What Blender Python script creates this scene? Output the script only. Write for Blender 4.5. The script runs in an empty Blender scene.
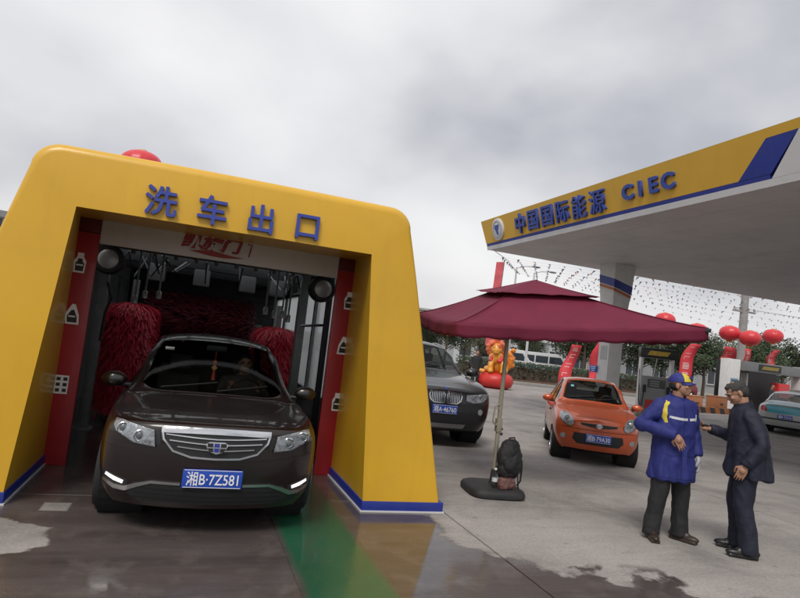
# Car wash exit beside a fuel station forecourt, overcast day.
import bpy, bmesh, math, random
from mathutils import Vector, Matrix, Euler, noise
from mathutils.bvhtree import BVHTree
SC = bpy.context.scene
COL = SC.collection
R = math.radians
random.seed(7)
# ---------------------------------------------------------------- camera
# world axes: Y runs into the wash tunnel, X along its front, camera stands over the origin
CAM_H = 1.66
def cam_axes(yaw, pitch, roll):
    yaw, pitch, roll = R(yaw), R(pitch), R(roll)
    f = Vector((math.sin(yaw)*math.cos(pitch), math.cos(yaw)*math.cos(pitch), math.sin(pitch)))
    r0 = Vector((math.cos(yaw), -math.sin(yaw), 0)); u0 = r0.cross(f)
    r = r0*math.cos(roll) + u0*math.sin(roll); u = u0*math.cos(roll) - r0*math.sin(roll)
    return r, u, f
CR, CU, CF = cam_axes(18.8, 4.0, 6.6)
cam_d = bpy.data.cameras.new('camera'); cam = bpy.data.objects.new('camera', cam_d); COL.objects.link(cam)
m = Matrix((CR, CU, -CF)).transposed().to_4x4(); m.translation = (0, 0, CAM_H); cam.matrix_world = m
cam_d.sensor_width = 36; cam_d.lens = 27.0; cam_d.clip_start = .05; cam_d.clip_end = 3000
SC.camera = cam
def pix(x, y, depth):                       # a photo pixel and a distance along the view -> a point
    return Vector((0, 0, CAM_H)) + (CF + CR*((x-400)/600) - CU*((y-299)/600))*depth
def gnd(x, y, z=0.0):                       # a photo pixel on the ground -> a point
    d = CF + CR*((x-400)/600) - CU*((y-299)/600)
    return Vector((0, 0, CAM_H)) + d*((z-CAM_H)/d.z)
# ---------------------------------------------------------------- sky, sun, exposure
SUN_AZ, SUN_EL = R(215), R(52)              # compass-like: measured from +Y towards +X
W = bpy.data.worlds.new('World'); SC.world = W; W.use_nodes = True
nt = W.node_tree; bgn = nt.nodes['Background']
sky = nt.nodes.new('ShaderNodeTexSky'); sky.sky_type = 'NISHITA'; sky.sun_disc = False
sky.sun_elevation = SUN_EL; sky.sun_rotation = SUN_AZ; sky.air_density = 1.6; sky.dust_density = 4
tc = nt.nodes.new('ShaderNodeTexCoord')
mp = nt.nodes.new('ShaderNodeMapping'); mp.inputs['Scale'].default_value = (1, 1, 1.7); mp.inputs['Location'].default_value = (3.1, 1.7, .4)
n1 = nt.nodes.new('ShaderNodeTexNoise'); n1.inputs['Scale'].default_value = 2.3; n1.inputs['Detail'].default_value = 5; n1.inputs['Roughness'].default_value = .42; n1.inputs['Distortion'].default_value = .08
rp = nt.nodes.new('ShaderNodeValToRGB')
rp.color_ramp.elements[0].position = .33; rp.color_ramp.elements[0].color = (3.8, 3.88, 4.25, 1)
rp.color_ramp.elements[1].position = .68; rp.color_ramp.elements[1].color = (7.3, 7.25, 7.3, 1)
e = rp.color_ramp.elements.new(.5); e.color = (6.05, 6.02, 6.2, 1)
mx = nt.nodes.new('ShaderNodeMix'); mx.data_type = 'RGBA'; mx.inputs[0].default_value = .93
nt.links.new(tc.outputs['Generated'], mp.inputs['Vector']); nt.links.new(mp.outputs[0], n1.inputs['Vector'])
nt.links.new(n1.outputs['Fac'], rp.inputs[0]); nt.links.new(sky.outputs[0], mx.inputs[6]); nt.links.new(rp.outputs[0], mx.inputs[7])
nt.links.new(mx.outputs[2], bgn.inputs[0]); bgn.inputs[1].default_value = .10
sl = bpy.data.lights.new('sun', 'SUN'); sl.energy = 1.5; sl.angle = R(22); sl.color = (1, .96, .9)
sun = bpy.data.objects.new('sun', sl); COL.objects.link(sun)
sdir = Vector((math.sin(SUN_AZ)*math.cos(SUN_EL), math.cos(SUN_AZ)*math.cos(SUN_EL), math.sin(SUN_EL)))
sun.rotation_euler = sdir.to_track_quat('Z', 'Y').to_euler(); sun.location = sdir*60
vs = SC.view_settings; vs.view_transform = 'Standard'; vs.look = 'None'; vs.exposure = 0.38; vs.gamma = 1; vs.use_curve_mapping = False
SC.cycles.use_denoising = True
SC.cycles.max_bounces = 8
# ---------------------------------------------------------------- materials
MATS = {}
def nn(t, kind, **kw):
    n = t.nodes.new('ShaderNode'+kind)
    for k, v in kw.items():
        if k in n.inputs: n.inputs[k].default_value = v
        else: setattr(n, k, v)
    return n
def mat(name, col, rough=.5, metal=0, var=.08, scale=3.0, bump=0.0, bscale=60, coat=0, spec=.5, emit=None, estr=1, dirt=0.0, dirtcol=(.12,.10,.085), streak=0):
    if name in MATS: return MATS[name]
    M = bpy.data.materials.new(name); M.use_nodes = True; t = M.node_tree; b = t.nodes['Principled BSDF']
    b.inputs['Roughness'].default_value = rough; b.inputs['Metallic'].default_value = metal
    b.inputs['Coat Weight'].default_value = coat; b.inputs['Coat Roughness'].default_value = .06
    b.inputs['Specular IOR Level'].default_value = spec
    c = (*col, 1); geo = nn(t, 'TexCoord')
    if var or dirt:
        n = nn(t, 'TexNoise', Scale=scale, Detail=6.0, Roughness=.6); t.links.new(geo.outputs['Object'], n.inputs['Vector'])
        r = nn(t, 'MapRange'); r.inputs[1].default_value = .3; r.inputs[2].default_value = .7; r.inputs[3].default_value = 1-var; r.inputs[4].default_value = 1+var
        t.links.new(n.outputs['Fac'], r.inputs[0])
        mm = nn(t, 'Mix'); mm.data_type = 'RGBA'; mm.blend_type = 'MULTIPLY'; mm.inputs[0].default_value = 1; mm.inputs[6].default_value = c
        t.links.new(r.outputs[0], mm.inputs[7]); out = mm.outputs[2]
        if dirt:
            n2 = nn(t, 'TexNoise', Scale=scale*2.3, Detail=8.0, Roughness=.7, Distortion=.4); t.links.new(geo.outputs['Object'], n2.inputs['Vector'])
            r2 = nn(t, 'MapRange'); r2.inputs[1].default_value = .5; r2.inputs[2].default_value = .78; r2.inputs[3].default_value = 0; r2.inputs[4].default_value = dirt
            t.links.new(n2.outputs['Fac'], r2.inputs[0])
            m2 = nn(t, 'Mix'); m2.data_type = 'RGBA'; m2.inputs[7].default_value = (*dirtcol, 1)
            t.links.new(r2.outputs[0], m2.inputs[0]); t.links.new(out, m2.inputs[6]); out = m2.outputs[2]
            r3 = nn(t, 'MapRange'); r3.inputs[3].default_value = rough*.85; r3.inputs[4].default_value = min(1, rough*1.25+.05)
            t.links.new(n2.outputs['Fac'], r3.inputs[0]); t.links.new(r3.outputs[0], b.inputs['Roughness'])
        if streak:
            mpn = nn(t, 'Mapping'); mpn.inputs['Scale'].default_value = (2.6, 2.6, .35); t.links.new(geo.outputs['Object'], mpn.inputs['Vector'])
            n4 = nn(t, 'TexNoise', Scale=2.2, Detail=6.0, Roughness=.65); t.links.new(mpn.outputs[0], n4.inputs['Vector'])
            r4 = nn(t, 'MapRange'); r4.inputs[1].default_value = .52; r4.inputs[2].default_value = .74; r4.inputs[3].default_value = 1; r4.inputs[4].default_value = 1-streak; t.links.new(n4.outputs['Fac'], r4.inputs[0])
            m4 = nn(t, 'Mix'); m4.data_type = 'RGBA'; m4.blend_type = 'MULTIPLY'; m4.inputs[0].default_value = 1; t.links.new(out, m4.inputs[6]); t.links.new(r4.outputs[0], m4.inputs[7]); out = m4.outputs[2]
        t.links.new(out, b.inputs['Base Color'])
    else: b.inputs['Base Color'].default_value = c
    if bump:
        n3 = nn(t, 'TexNoise', Scale=bscale, Detail=4.0); t.links.new(geo.outputs['Object'], n3.inputs['Vector'])
        bp = nn(t, 'Bump', Strength=bump, Distance=.02); t.links.new(n3.outputs['Fac'], bp.inputs['Height']); t.links.new(bp.outputs[0], b.inputs['Normal'])
    if emit: b.inputs['Emission Color'].default_value = (*emit, 1); b.inputs['Emission Strength'].default_value = estr
    MATS[name] = M; return M
def glass(name, tint=(.5,.55,.55), rough=.02, refl=1.0):
    if name in MATS: return MATS[name]
    M = bpy.data.materials.new(name); M.use_nodes = True; t = M.node_tree; t.nodes.remove(t.nodes['Principled BSDF'])
    o = t.nodes['Material Output']; tr = nn(t, 'BsdfTransparent'); tr.inputs[0].default_value = (*tint, 1)
    gl = nn(t, 'BsdfGlossy'); gl.inputs['Roughness'].default_value = rough; gl.inputs[0].default_value = (refl, refl, refl, 1)
    fr = nn(t, 'Fresnel', IOR=1.5); mxs = nn(t, 'MixShader'); gg = nn(t, 'NewGeometry'); mu = nn(t, 'Math', operation='MULTIPLY'); iv = nn(t, 'Math', operation='SUBTRACT'); iv.inputs[0].default_value = 1.0
    t.links.new(gg.outputs['Backfacing'], iv.inputs[1]); t.links.new(fr.outputs[0], mu.inputs[0]); t.links.new(iv.outputs[0], mu.inputs[1]); t.links.new(mu.outputs[0], mxs.inputs[0]); t.links.new(tr.outputs[0], mxs.inputs[1]); t.links.new(gl.outputs[0], mxs.inputs[2]); t.links.new(mxs.outputs[0], o.inputs[0])
    MATS[name] = M; return M
# ---------------------------------------------------------------- mesh helpers
class MB:
    def __init__(s): s.v = []; s.f = []
    def add(s, vs, fs):
        o = len(s.v); s.v += [tuple(v) for v in vs]; s.f += [tuple(i+o for i in f) for f in fs]; return s
    def box(s, c, d, rot=None):
        x, y, z = d[0]/2, d[1]/2, d[2]/2
        P = [Vector(p) for p in ((-x,-y,-z),(x,-y,-z),(x,y,-z),(-x,y,-z),(-x,-y,z),(x,-y,z),(x,y,z),(-x,y,z))]
        if rot is not None:
            M = Euler(rot).to_matrix(); P = [M@p for p in P]
        return s.add([p+Vector(c) for p in P], [(0,3,2,1),(4,5,6,7),(0,1,5,4),(1,2,6,5),(2,3,7,6),(3,0,4,7)])
    def b(s, x0, x1, y0, y1, z0, z1): return s.box(((x0+x1)/2,(y0+y1)/2,(z0+z1)/2), (x1-x0,y1-y0,z1-z0))
    def cone(s, p, q, r0, r1, n=12, cap=True):
        p, q = Vector(p), Vector(q); d = (q-p).normalized(); a = d.orthogonal().normalized(); c = d.cross(a)
        A = [p+(a*math.cos(2*math.pi*i/n)+c*math.sin(2*math.pi*i/n))*r0 for i in range(n)]
        B = [q+(a*math.cos(2*math.pi*i/n)+c*math.sin(2*math.pi*i/n))*r1 for i in range(n)]
        fs = [(i,(i+1)%n,n+(i+1)%n,n+i) for i in range(n)]
        if cap: fs += [tuple(reversed(range(n))), tuple(range(n,2*n))]
        return s.add(A+B, fs)
    def tube(s, path, r, n=8, cap=True):
        P = [Vector(p) for p in path]; rr = r if isinstance(r, (list, tuple)) else [r]*len(P); vs = []; prev = None
        for i, p in enumerate(P):
            d = (P[min(i+1,len(P)-1)]-P[max(i-1,0)]).normalized()
            a = d.orthogonal().normalized() if prev is None else (prev-d*prev.dot(d)).normalized(); prev = a; c = d.cross(a)
            vs += [p+(a*math.cos(2*math.pi*k/n)+c*math.sin(2*math.pi*k/n))*rr[i] for k in range(n)]
        fs = [(i*n+k, i*n+(k+1)%n, (i+1)*n+(k+1)%n, (i+1)*n+k) for i in range(len(P)-1) for k in range(n)]
        if cap: fs += [tuple(reversed(range(n))), tuple(range((len(P)-1)*n, len(P)*n))]
        return s.add(vs, fs)
    def lathe(s, prof, c=(0,0,0), axis='z', n=24, cap=True):      # prof: (radius, height)
        vs = []
        for r, h in prof:
            for k in range(n):
                a = 2*math.pi*k/n; x, y = r*math.cos(a), r*math.sin(a)
                vs.append(Vector(c)+Vector({'z':(x,y,h),'x':(h,x,y),'y':(y,h,x)}[axis]))
        m_ = len(prof); fs = [(i*n+k, i*n+(k+1)%n, (i+1)*n+(k+1)%n, (i+1)*n+k) for i in range(m_-1) for k in range(n)]
        if cap: fs += [tuple(reversed(range(n))), tuple(range((m_-1)*n, m_*n))]
        return s.add(vs, fs)
    def ell(s, c, r, n=12, m_=8, rot=None):
        M = Euler(rot).to_matrix() if rot is not None else Matrix.Identity(3); c = Vector(c)
        vs = [c+M@Vector((0,0,r[2]))]
        for i in range(1, m_):
            t = math.pi*i/m_
            vs += [c+M@Vector((r[0]*math.sin(t)*math.cos(2*math.pi*k/n), r[1]*math.sin(t)*math.sin(2*math.pi*k/n), r[2]*math.cos(t))) for k in range(n)]
        vs.append(c+M@Vector((0,0,-r[2]))); L = len(vs)-1
        fs = [(0, 1+k, 1+(k+1)%n) for k in range(n)]
        for i in range(m_-2): fs += [(1+i*n+k, 1+(i+1)*n+k, 1+(i+1)*n+(k+1)%n, 1+i*n+(k+1)%n) for k in range(n)]
        fs += [(L, 1+(m_-2)*n+(k+1)%n, 1+(m_-2)*n+k) for k in range(n)]
        return s.add(vs, fs)
    def loft(s, rings, cap=True):                                  # rings: equal-length closed loops of points
        n = len(rings[0]); vs = [p for r in rings for p in r]
        fs = [(i*n+k, i*n+(k+1)%n, (i+1)*n+(k+1)%n, (i+1)*n+k) for i in range(len(rings)-1) for k in range(n)]
        if cap: fs += [tuple(reversed(range(n))), tuple(range((len(rings)-1)*n, len(rings)*n))]
        return s.add(vs, fs)
    def prism(s, poly, o, u, v, w):                                # 2-D polygon in axes u,v at o, thickness vector w
        o, u, v, w = Vector(o), Vector(u), Vector(v), Vector(w); n = len(poly)
        A = [o+u*a+v*b for a, b in poly]; B = [p+w for p in A]
        return s.add(A+B, [tuple(reversed(range(n))), tuple(range(n,2*n))]+[(i,(i+1)%n,n+(i+1)%n,n+i) for i in range(n)])
    def mesh(s, name='m', bevel=0, seg=2, smooth=None):
        me = bpy.data.meshes.new(name); me.from_pydata([tuple(v) for v in s.v], [], s.f)
        bm = bmesh.new(); bm.from_mesh(me)
        bmesh.ops.recalc_face_normals(bm, faces=bm.faces)
        if bevel:
            ed = [e for e in bm.edges if len(e.link_faces) == 2 and e.calc_face_angle() > R(28)]
            bmesh.ops.bevel(bm, geom=ed, offset=bevel, segments=seg, affect='EDGES', clamp_overlap=True, profile=.6)
        bm.to_mesh(me); bm.free()
        if smooth is not None: me.shade_smooth(); me.set_sharp_from_angle(angle=R(smooth))
        return me
    def build(s, name, M, parent=None, bevel=0, seg=2, smooth=None):
        me = s.mesh(name, bevel, seg, smooth if smooth is not None else (40 if bevel else None)); return ob(name, me, M, parent)
def ob(name, me, M=None, parent=None):
    o = bpy.data.objects.new(name, me); COL.objects.link(o)
    if M is not None: me.materials.clear(); me.materials.append(M)
    if parent is not None: o.parent = parent
    return o
def tag(o, label, cat, group=None):
    o['label'] = label; o['category'] = cat
    if group: o['group'] = group
    return o
def thing(name, label, cat, loc=(0,0,0), rz=0, group=None):
    o = bpy.data.objects.new(name, None); COL.objects.link(o); o.location = loc; o.rotation_euler = (0,0,rz); o.empty_display_size = .2
    return tag(o, label, cat, group)
def struct(o): o['kind'] = 'structure'; return o
def stuff(o): o['kind'] = 'stuff'; return o
def copy_tree(o, parent=None):
    c = o.copy(); COL.objects.link(c)
    if parent is not None: c.parent = parent
    for ch in list(o.children): copy_tree(ch, c)
    return c
def text_mesh(body, size=1.0, extrude=.02, off=0.0, align='CENTER', res=3, sx=1.0):
    cu = bpy.data.curves.new('t', 'FONT'); cu.body = body; cu.size = size; cu.extrude = extrude; cu.offset = off; cu.align_x = align; cu.align_y = 'CENTER'; cu.resolution_u = res
    o = bpy.data.objects.new('t', cu); COL.objects.link(o); bpy.context.view_layer.update()
    me = bpy.data.meshes.new_from_object(o.evaluated_get(bpy.context.evaluated_depsgraph_get()))
    bpy.data.objects.remove(o); bpy.data.curves.remove(cu); me.materials.clear()
    xs = [v.co.x for v in me.vertices]; ys = [v.co.y for v in me.vertices]
    if xs and align == 'CENTER':
        cx, cy = (min(xs)+max(xs))/2, (min(ys)+max(ys))/2
        for v in me.vertices: v.co.x = (v.co.x-cx)*sx; v.co.y -= cy
    return me
def text(name, body, size, M, parent, o, u, v, extrude=.01, off=0.0, res=3, sx=1.0):  # text centred on o, along u, up v
    me = text_mesh(body, size, extrude, off, 'CENTER', res, sx); u, v = Vector(u).normalized(), Vector(v).normalized(); w = u.cross(v)
    T = Matrix((u, v, w)).transposed().to_4x4(); T.translation = Vector(o); me.transform(T)
    return ob(name, me, M, parent)
def evaluated(o):
    bpy.context.view_layer.update()
    me = bpy.data.meshes.new_from_object(o.evaluated_get(bpy.context.evaluated_depsgraph_get()), preserve_all_data_layers=True, depsgraph=bpy.context.evaluated_depsgraph_get())
    bpy.data.objects.remove(o); return me
def remesh(mb, voxel, smooth=6, fac=.5):                          # union of closed shapes -> one continuous surface
    me = bpy.data.meshes.new('r'); me.from_pydata([tuple(v) for v in mb.v], [], mb.f)
    bm = bmesh.new(); bm.from_mesh(me); bmesh.ops.recalc_face_normals(bm, faces=bm.faces); bm.to_mesh(me); bm.free()
    o = bpy.data.objects.new('r', me); COL.objects.link(o)
    r = o.modifiers.new('r', 'REMESH'); r.mode = 'VOXEL'; r.voxel_size = voxel
    if smooth:
        s = o.modifiers.new('s', 'SMOOTH'); s.iterations = smooth; s.factor = fac
    me = evaluated(o); me.shade_smooth(); return me
def bvh_of(me):
    return BVHTree.FromPolygons([v.co.copy() for v in me.vertices], [tuple(p.vertices) for p in me.polygons])
DIRS = {'front': (Vector((0,1,0)), lambda a,b: Vector((a,-6,b))), 'rear': (Vector((0,-1,0)), lambda a,b: Vector((a,6,b))),
        'left': (Vector((1,0,0)), lambda a,b: Vector((-6,a,b))), 'right': (Vector((-1,0,0)), lambda a,b: Vector((6,a,b))), 'top': (Vector((0,0,-1)), lambda a,b: Vector((a,b,6)))}
def decal(bvh, poly, side, off=.004, thick=.02, step=.05):         # a plate of real thickness that follows a surface
    d, mk = DIRS[side]; bm = bmesh.new(); f = bm.faces.new([bm.verts.new((a, b, 0)) for a, b in poly])
    bmesh.ops.triangulate(bm, faces=[f])
    for _ in range(6):
        long_ = [e for e in bm.edges if e.calc_length() > step]
        if not long_: break
        bmesh.ops.subdivide_edges(bm, edges=long_, cuts=1); bmesh.ops.triangulate(bm, faces=bm.faces[:])
    front = []; bm.verts.index_update(); last = None
    for v in bm.verts:
        o = mk(v.co.x, v.co.y); h = bvh.ray_cast(o, d)[0]
        if h is None:
            h = bvh.find_nearest(o+d*5)[0]
            q = mk(v.co.x, v.co.y); h = Vector((q.x if d.x == 0 else h.x, q.y if d.y == 0 else h.y, q.z if d.z == 0 else h.z))
        front.append(h-d*off)
    n = len(front); tri = [[v.index for v in fc.verts] for fc in bm.faces]
    bnd = [(e.verts[0].index, e.verts[1].index) for e in bm.edges if len(e.link_faces) == 1]; bm.free()
    mb = MB(); mb.add(front+[p+d*thick for p in front], [tuple(t) for t in tri]+[tuple(n+i for i in reversed(t)) for t in tri]+[(a,b,n+b,n+a) for a, b in bnd])
    return mb
def strip(path, w):                                                # polyline -> outline polygon of width w
    P = [Vector((a, b)) for a, b in path]; L, Q = [], []
    for i, p in enumerate(P):
        d = (P[min(i+1,len(P)-1)]-P[max(i-1,0)]).normalized(); nrm = Vector((-d.y, d.x)); ww = w[i] if isinstance(w, (list, tuple)) else w
        L.append(tuple(p+nrm*ww/2)); Q.append(tuple(p-nrm*ww/2))
    return L+Q[::-1]
def mirror(poly): return [(-a, b) for a, b in reversed(poly)]
# ---------------------------------------------------------------- ground
def ground_mat(name, col, wet_only=False, slab=True):
    M = bpy.data.materials.new(name); M.use_nodes = True; t = M.node_tree; b = t.nodes['Principled BSDF']; lk = t.links.new
    g = nn(t, 'NewGeometry'); sp = nn(t, 'SeparateXYZ'); lk(g.outputs['Position'], sp.inputs[0])
    def noise_(s, d=5.0, ro=.6, dist=0.0, sc=None):
        n = nn(t, 'TexNoise', Scale=s, Detail=d, Roughness=ro, Distortion=dist)
        if sc:
            mpn = nn(t, 'Mapping'); mpn.inputs['Scale'].default_value = sc; lk(g.outputs['Position'], mpn.inputs['Vector']); lk(mpn.outputs[0], n.inputs['Vector'])
        else: lk(g.outputs['Position'], n.inputs['Vector'])
        return n.outputs['Fac']
    def ma(op, a, bb=None, c=None, clamp=False):
        n = nn(t, 'Math', operation=op, use_clamp=clamp)
        for i, q in enumerate((a, bb, c)):
            if q is None: continue
            if isinstance(q, (int, float)): n.inputs[i].default_value = q
            else: lk(q, n.inputs[i])
        return n.outputs[0]
    def rng(v, a, bb, c=0.0, d=1.0):
        n = nn(t, 'MapRange'); n.inputs[1].default_value = a; n.inputs[2].default_value = bb; n.inputs[3].default_value = c; n.inputs[4].default_value = d; lk(v, n.inputs[0]); return n.outputs[0]
    def mixc(f, a, bb, mode='MIX'):
        n = nn(t, 'Mix'); n.data_type = 'RGBA'; n.blend_type = mode
        for i, q in ((0, f), (6, a), (7, bb)):
            if isinstance(q, (int, float)): n.inputs[i].default_value = q
            elif isinstance(q, tuple): n.inputs[i].default_value = (*q, 1)
            else: lk(q, n.inputs[i])
        return n.outputs[2]
    X, Y = sp.outputs[0], sp.outputs[1]
    nbig = noise_(.9, 4.0, .55); nmid = noise_(3.1, 6.0, .6, .3); nfine = noise_(38, 4.0, .7); nstreak = noise_(1.6, 6.0, .65, .4, (.35, 2.2, 1))
    # where the wash water has run: a shape of its own on the slab
    run = ma('MAXIMUM', ma('MULTIPLY', ma('SUBTRACT', 4.75, Y), .95), 0.0)
    edge = ma('ADD', ma('ADD', 2.02, run), ma('MULTIPLY', nmid, .75))
    edge = ma('MINIMUM', edge, ma('ADD', 3.2, nmid))
    wetR = rng(ma('SUBTRACT', edge, X), -.02, .06)
    pat = ma('MULTIPLY', rng(noise_(1.5, 5.0, .55, .3), .50, .535), ma('MULTIPLY', rng(ma('ADD', Y, ma('MULTIPLY', X, .28)), 5.35, 5.15), rng(X, 4.6, 4.2)))
    wetR = ma('MAXIMUM', wetR, pat)
    dx = ma('DIVIDE', ma('SUBTRACT', X, -1.12), .40); dy = ma('DIVIDE', ma('SUBTRACT', Y, 4.90), .34)
    dist = ma('ADD', ma('SQRT', ma('ADD', ma('MULTIPLY', dx, dx), ma('MULTIPLY', dy, dy))), ma('MULTIPLY', ma('SUBTRACT', nmid, .5), 1.3))
    dx2 = ma('DIVIDE', ma('SUBTRACT', X, -.84), .10); dy2 = ma('DIVIDE', ma('SUBTRACT', Y, 5.6), .11)
    dist2 = ma('MAXIMUM', ma('ABSOLUTE', dx2), ma('ABSOLUTE', dy2))
    wetA = ma('MULTIPLY', ma('MULTIPLY', wetR, rng(dist, .92, 1.02)), rng(dist2, .9, 1.1))
    farL = rng(X, -6.5, -5.0); wet = ma('MULTIPLY', wetA, farL)
    if wet_only: wet = ma('MAXIMUM', wet, .0)
    # dry concrete: blotches, tyre-polish streaks, grain
    c1 = mixc(rng(nbig, .3, .7), tuple(q*.84 for q in col), tuple(q*1.12 for q in col))
    c1 = mixc(rng(nstreak, .48, .75, 0, .45), c1, tuple(q*.60 for q in col))
    stain = noise_(.75, 9.0, .68, .5); c1 = mixc(rng(stain, .48, .64, 0, .68), c1, tuple(q*.50 for q in col))
    spots = noise_(7.0, 3.0, .5, .2); c1 = mixc(rng(spots, .66, .74, 0, .5), c1, tuple(q*.45 for q in col))
    c1 = mixc(1.0, c1, rng(nfine, .3, .7, .78, 1.18), 'MULTIPLY')
    if slab:
        oi = nn(t, 'ObjectInfo'); c1 = mixc(1.0, c1, rng(oi.outputs['Random'], 0, 1, .93, 1.06), 'MULTIPLY')
    wcol = mixc(rng(nstreak, .3, .75), (.108, .090, .085), (.054, .044, .042))
    if wet_only:
        ex_ = ma('ABSOLUTE', ma('SUBTRACT', X, 1.205)); fade = rng(ma('ADD', ex_, ma('MULTIPLY', ma('SUBTRACT', nmid, .5), .10)), .26, .335, 1.0, 0.0)
        fade = ma('MULTIPLY', fade, rng(nmid, .28, .50, .72, .97)); wcol = mixc(fade, wcol, mixc(rng(nbig, .3, .7), tuple(q*.7 for q in col), tuple(q*1.15 for q in col)))
    if not wet_only: wcol = mixc(rng(nmid, .52, .7, 0, .5), wcol, (.155, .132, .118))
    damp = ma('MULTIPLY', rng(ma('SUBTRACT', edge, X), -.55, .05, 0, .5), rng(nmid, .42, .62)); c1 = mixc(ma('MULTIPLY', damp, farL), c1, tuple(q*.4 for q in col)) if not wet_only else c1
    lk(mixc(wet, c1, wcol), b.inputs['Base Color'])
    film = ma('MULTIPLY', wet, rng(noise_(1.15, 3.0, .5), .36, .56))       # standing water in the dips
    film = ma('MAXIMUM', film, ma('MULTIPLY', wet, rng(X, .9, 1.5, 0, .85)))
    rw = ma('ADD', ma('MULTIPLY', ma('SUBTRACT', 1.0, film), .21), ma('ADD', .035, ma('MULTIPLY', nfine, .05)))
    rd = rng(nmid, .3, .7, .68, .86)
    n = nn(t, 'Mix'); lk(wet, n.inputs[0]); lk(rd, n.inputs[2]); lk(rw, n.inputs[3]); lk(n.outputs[0], b.inputs['Roughness'])
    sp2 = rng(wet, 0, 1, .35, .55); lk(sp2, b.inputs['Specular IOR Level'])
    bp = nn(t, 'Bump', Distance=.006); lk(ma('SUBTRACT', .55, ma('MULTIPLY', film, .5)), bp.inputs['Strength']); lk(ma('ADD', nfine, ma('MULTIPLY', noise_(9, 3.0), .7)), bp.inputs['Height']); lk(bp.outputs[0], b.inputs['Normal'])
    MATS[name] = M; return M
conc = ground_mat('concrete_slab', (.325, .302, .286))
joint_m = mat('joint_fill', (.035, .032, .03), .8, bump=.3)
mb = MB(); S = 900
mb.add([(-S,-S,-.03),(S,-S,-.03),(S,S,-.03),(-S,S,-.03)], [(0,1,2,3)])
ground = struct(mb.build('ground', joint_m))
SW, SD = 4.6, 5.52
slab_me = MB().b(.010, SW-.010, .010, SD-.010, -.03, 0).mesh('slab', bevel=.004, seg=1); slab_me.materials.append(conc)
for i in range(-7, 15):
    for j in range(-2, 9):
        x0, y0 = -1.95+i*SW, 5.94+(j-1)*SD
        if x0+SW < -30 or (y0+SD < -1): continue
        s = bpy.data.objects.new('slab', slab_me); COL.objects.link(s); s.location = (x0, y0, random.uniform(-.002, 0)); s.parent = ground
# green painted lane running out of the tunnel
green = ground_mat('green_lane_paint', (.016, .105, .054), wet_only=True, slab=False)
lane = struct(MB().add([(.88,-1,.004),(1.53,-1,.004),(1.53,13,.004),(.88,13,.004)], [(0,1,2,3)]).build('green_lane', green))
asph = mat('road_asphalt', (.075, .072, .07), .85, var=.2, scale=.8, bump=.4, bscale=90)
# far road beyond the forecourt
struct(MB().add([(-200,58,-.02),(400,58,-.02),(400,74,-.02),(-200,74,-.02)], [(0,1,2,3)]).build('road', asph))
verge_m = mat('verge_soil', (.10, .085, .05), .9, var=.35, scale=1.3, bump=.5, bscale=20)
struct(MB().add([(-300,74,-.015),(500,74,-.015),(500,700,-.015),(-300,700,-.015)], [(0,1,2,3)]).build('terrain', verge_m))
# ---------------------------------------------------------------- wash portal
yel = mat('yellow_cladding', (.68, .385, .020), .36, var=.07, scale=.8, coat=.2, dirt=.20, dirtcol=(.46, .29, .05), bump=.10, bscale=1.6, streak=.07)
blue = mat('blue_enamel', (.012, .030, .26), .38, var=.10, coat=.2, dirt=.35, dirtcol=(.05,.055,.12))
letter_face = mat('blue_letter', (.030, .055, .33), .38, var=.05, coat=.2)
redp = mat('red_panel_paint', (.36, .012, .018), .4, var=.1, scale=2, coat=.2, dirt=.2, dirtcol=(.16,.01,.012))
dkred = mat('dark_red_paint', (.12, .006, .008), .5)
white_p = mat('white_panel', (.62, .62, .62), .45, var=.05, dirt=.25, dirtcol=(.35,.33,.3))
sticker_w = mat('sticker_white', (.8, .8, .8), .4, var=0); sticker_k = mat('sticker_black', (.02, .018, .016), .4, var=0)
PX, YF, YB = .27, 5.62, 7.02
portal = thing('car_wash_portal', 'yellow arched car wash exit portal with blue lettering around the dark sedan', 'portal', (PX, YF, 0))
def outer(z): return 2.33-.23*z
HT, RC = 2.985, .21
out = []; inn = []
nleg, ntop = 10, 12
def leg_pts(sg):
    o_, i_ = [], []
    for k in range(nleg+1):
        z = (HT-RC)*k/nleg*1.0; zi = 2.47*k/nleg
        o_.append((sg*outer(z), z)); i_.append((sg*(1.51-.21*zi/2.47), zi))
    return o_, i_
lo, li = leg_pts(-1)
ro, ri = leg_pts(1)
def arc(sg):
    pts = []; w0 = outer(HT-RC); c = (sg*(w0-RC-.02), HT-RC)
    for k in range(1, 8):
        a = math.pi/2*k/8; pts.append((c[0]+sg*(RC+.02)*math.cos(a), c[1]+RC*math.sin(a)))
    return pts
la, ra = arc(-1), arc(1)
out = lo+la; inn = li+[li[-1]]*len(la)
wt = outer(HT-RC)-RC-.02
for k in range(ntop+1):
    f = k/ntop; out.append((-wt+2*wt*f, HT+.01*math.sin(math.pi*f))); inn.append((-1.30+2.6*f, 2.47))
out += ra[::-1]+ro[::-1]; inn += [ri[-1]]*len(ra)+ri[::-1]
rings = []; RL = .10; n = len(out)
ctr = Vector((0, 1.2))
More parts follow.
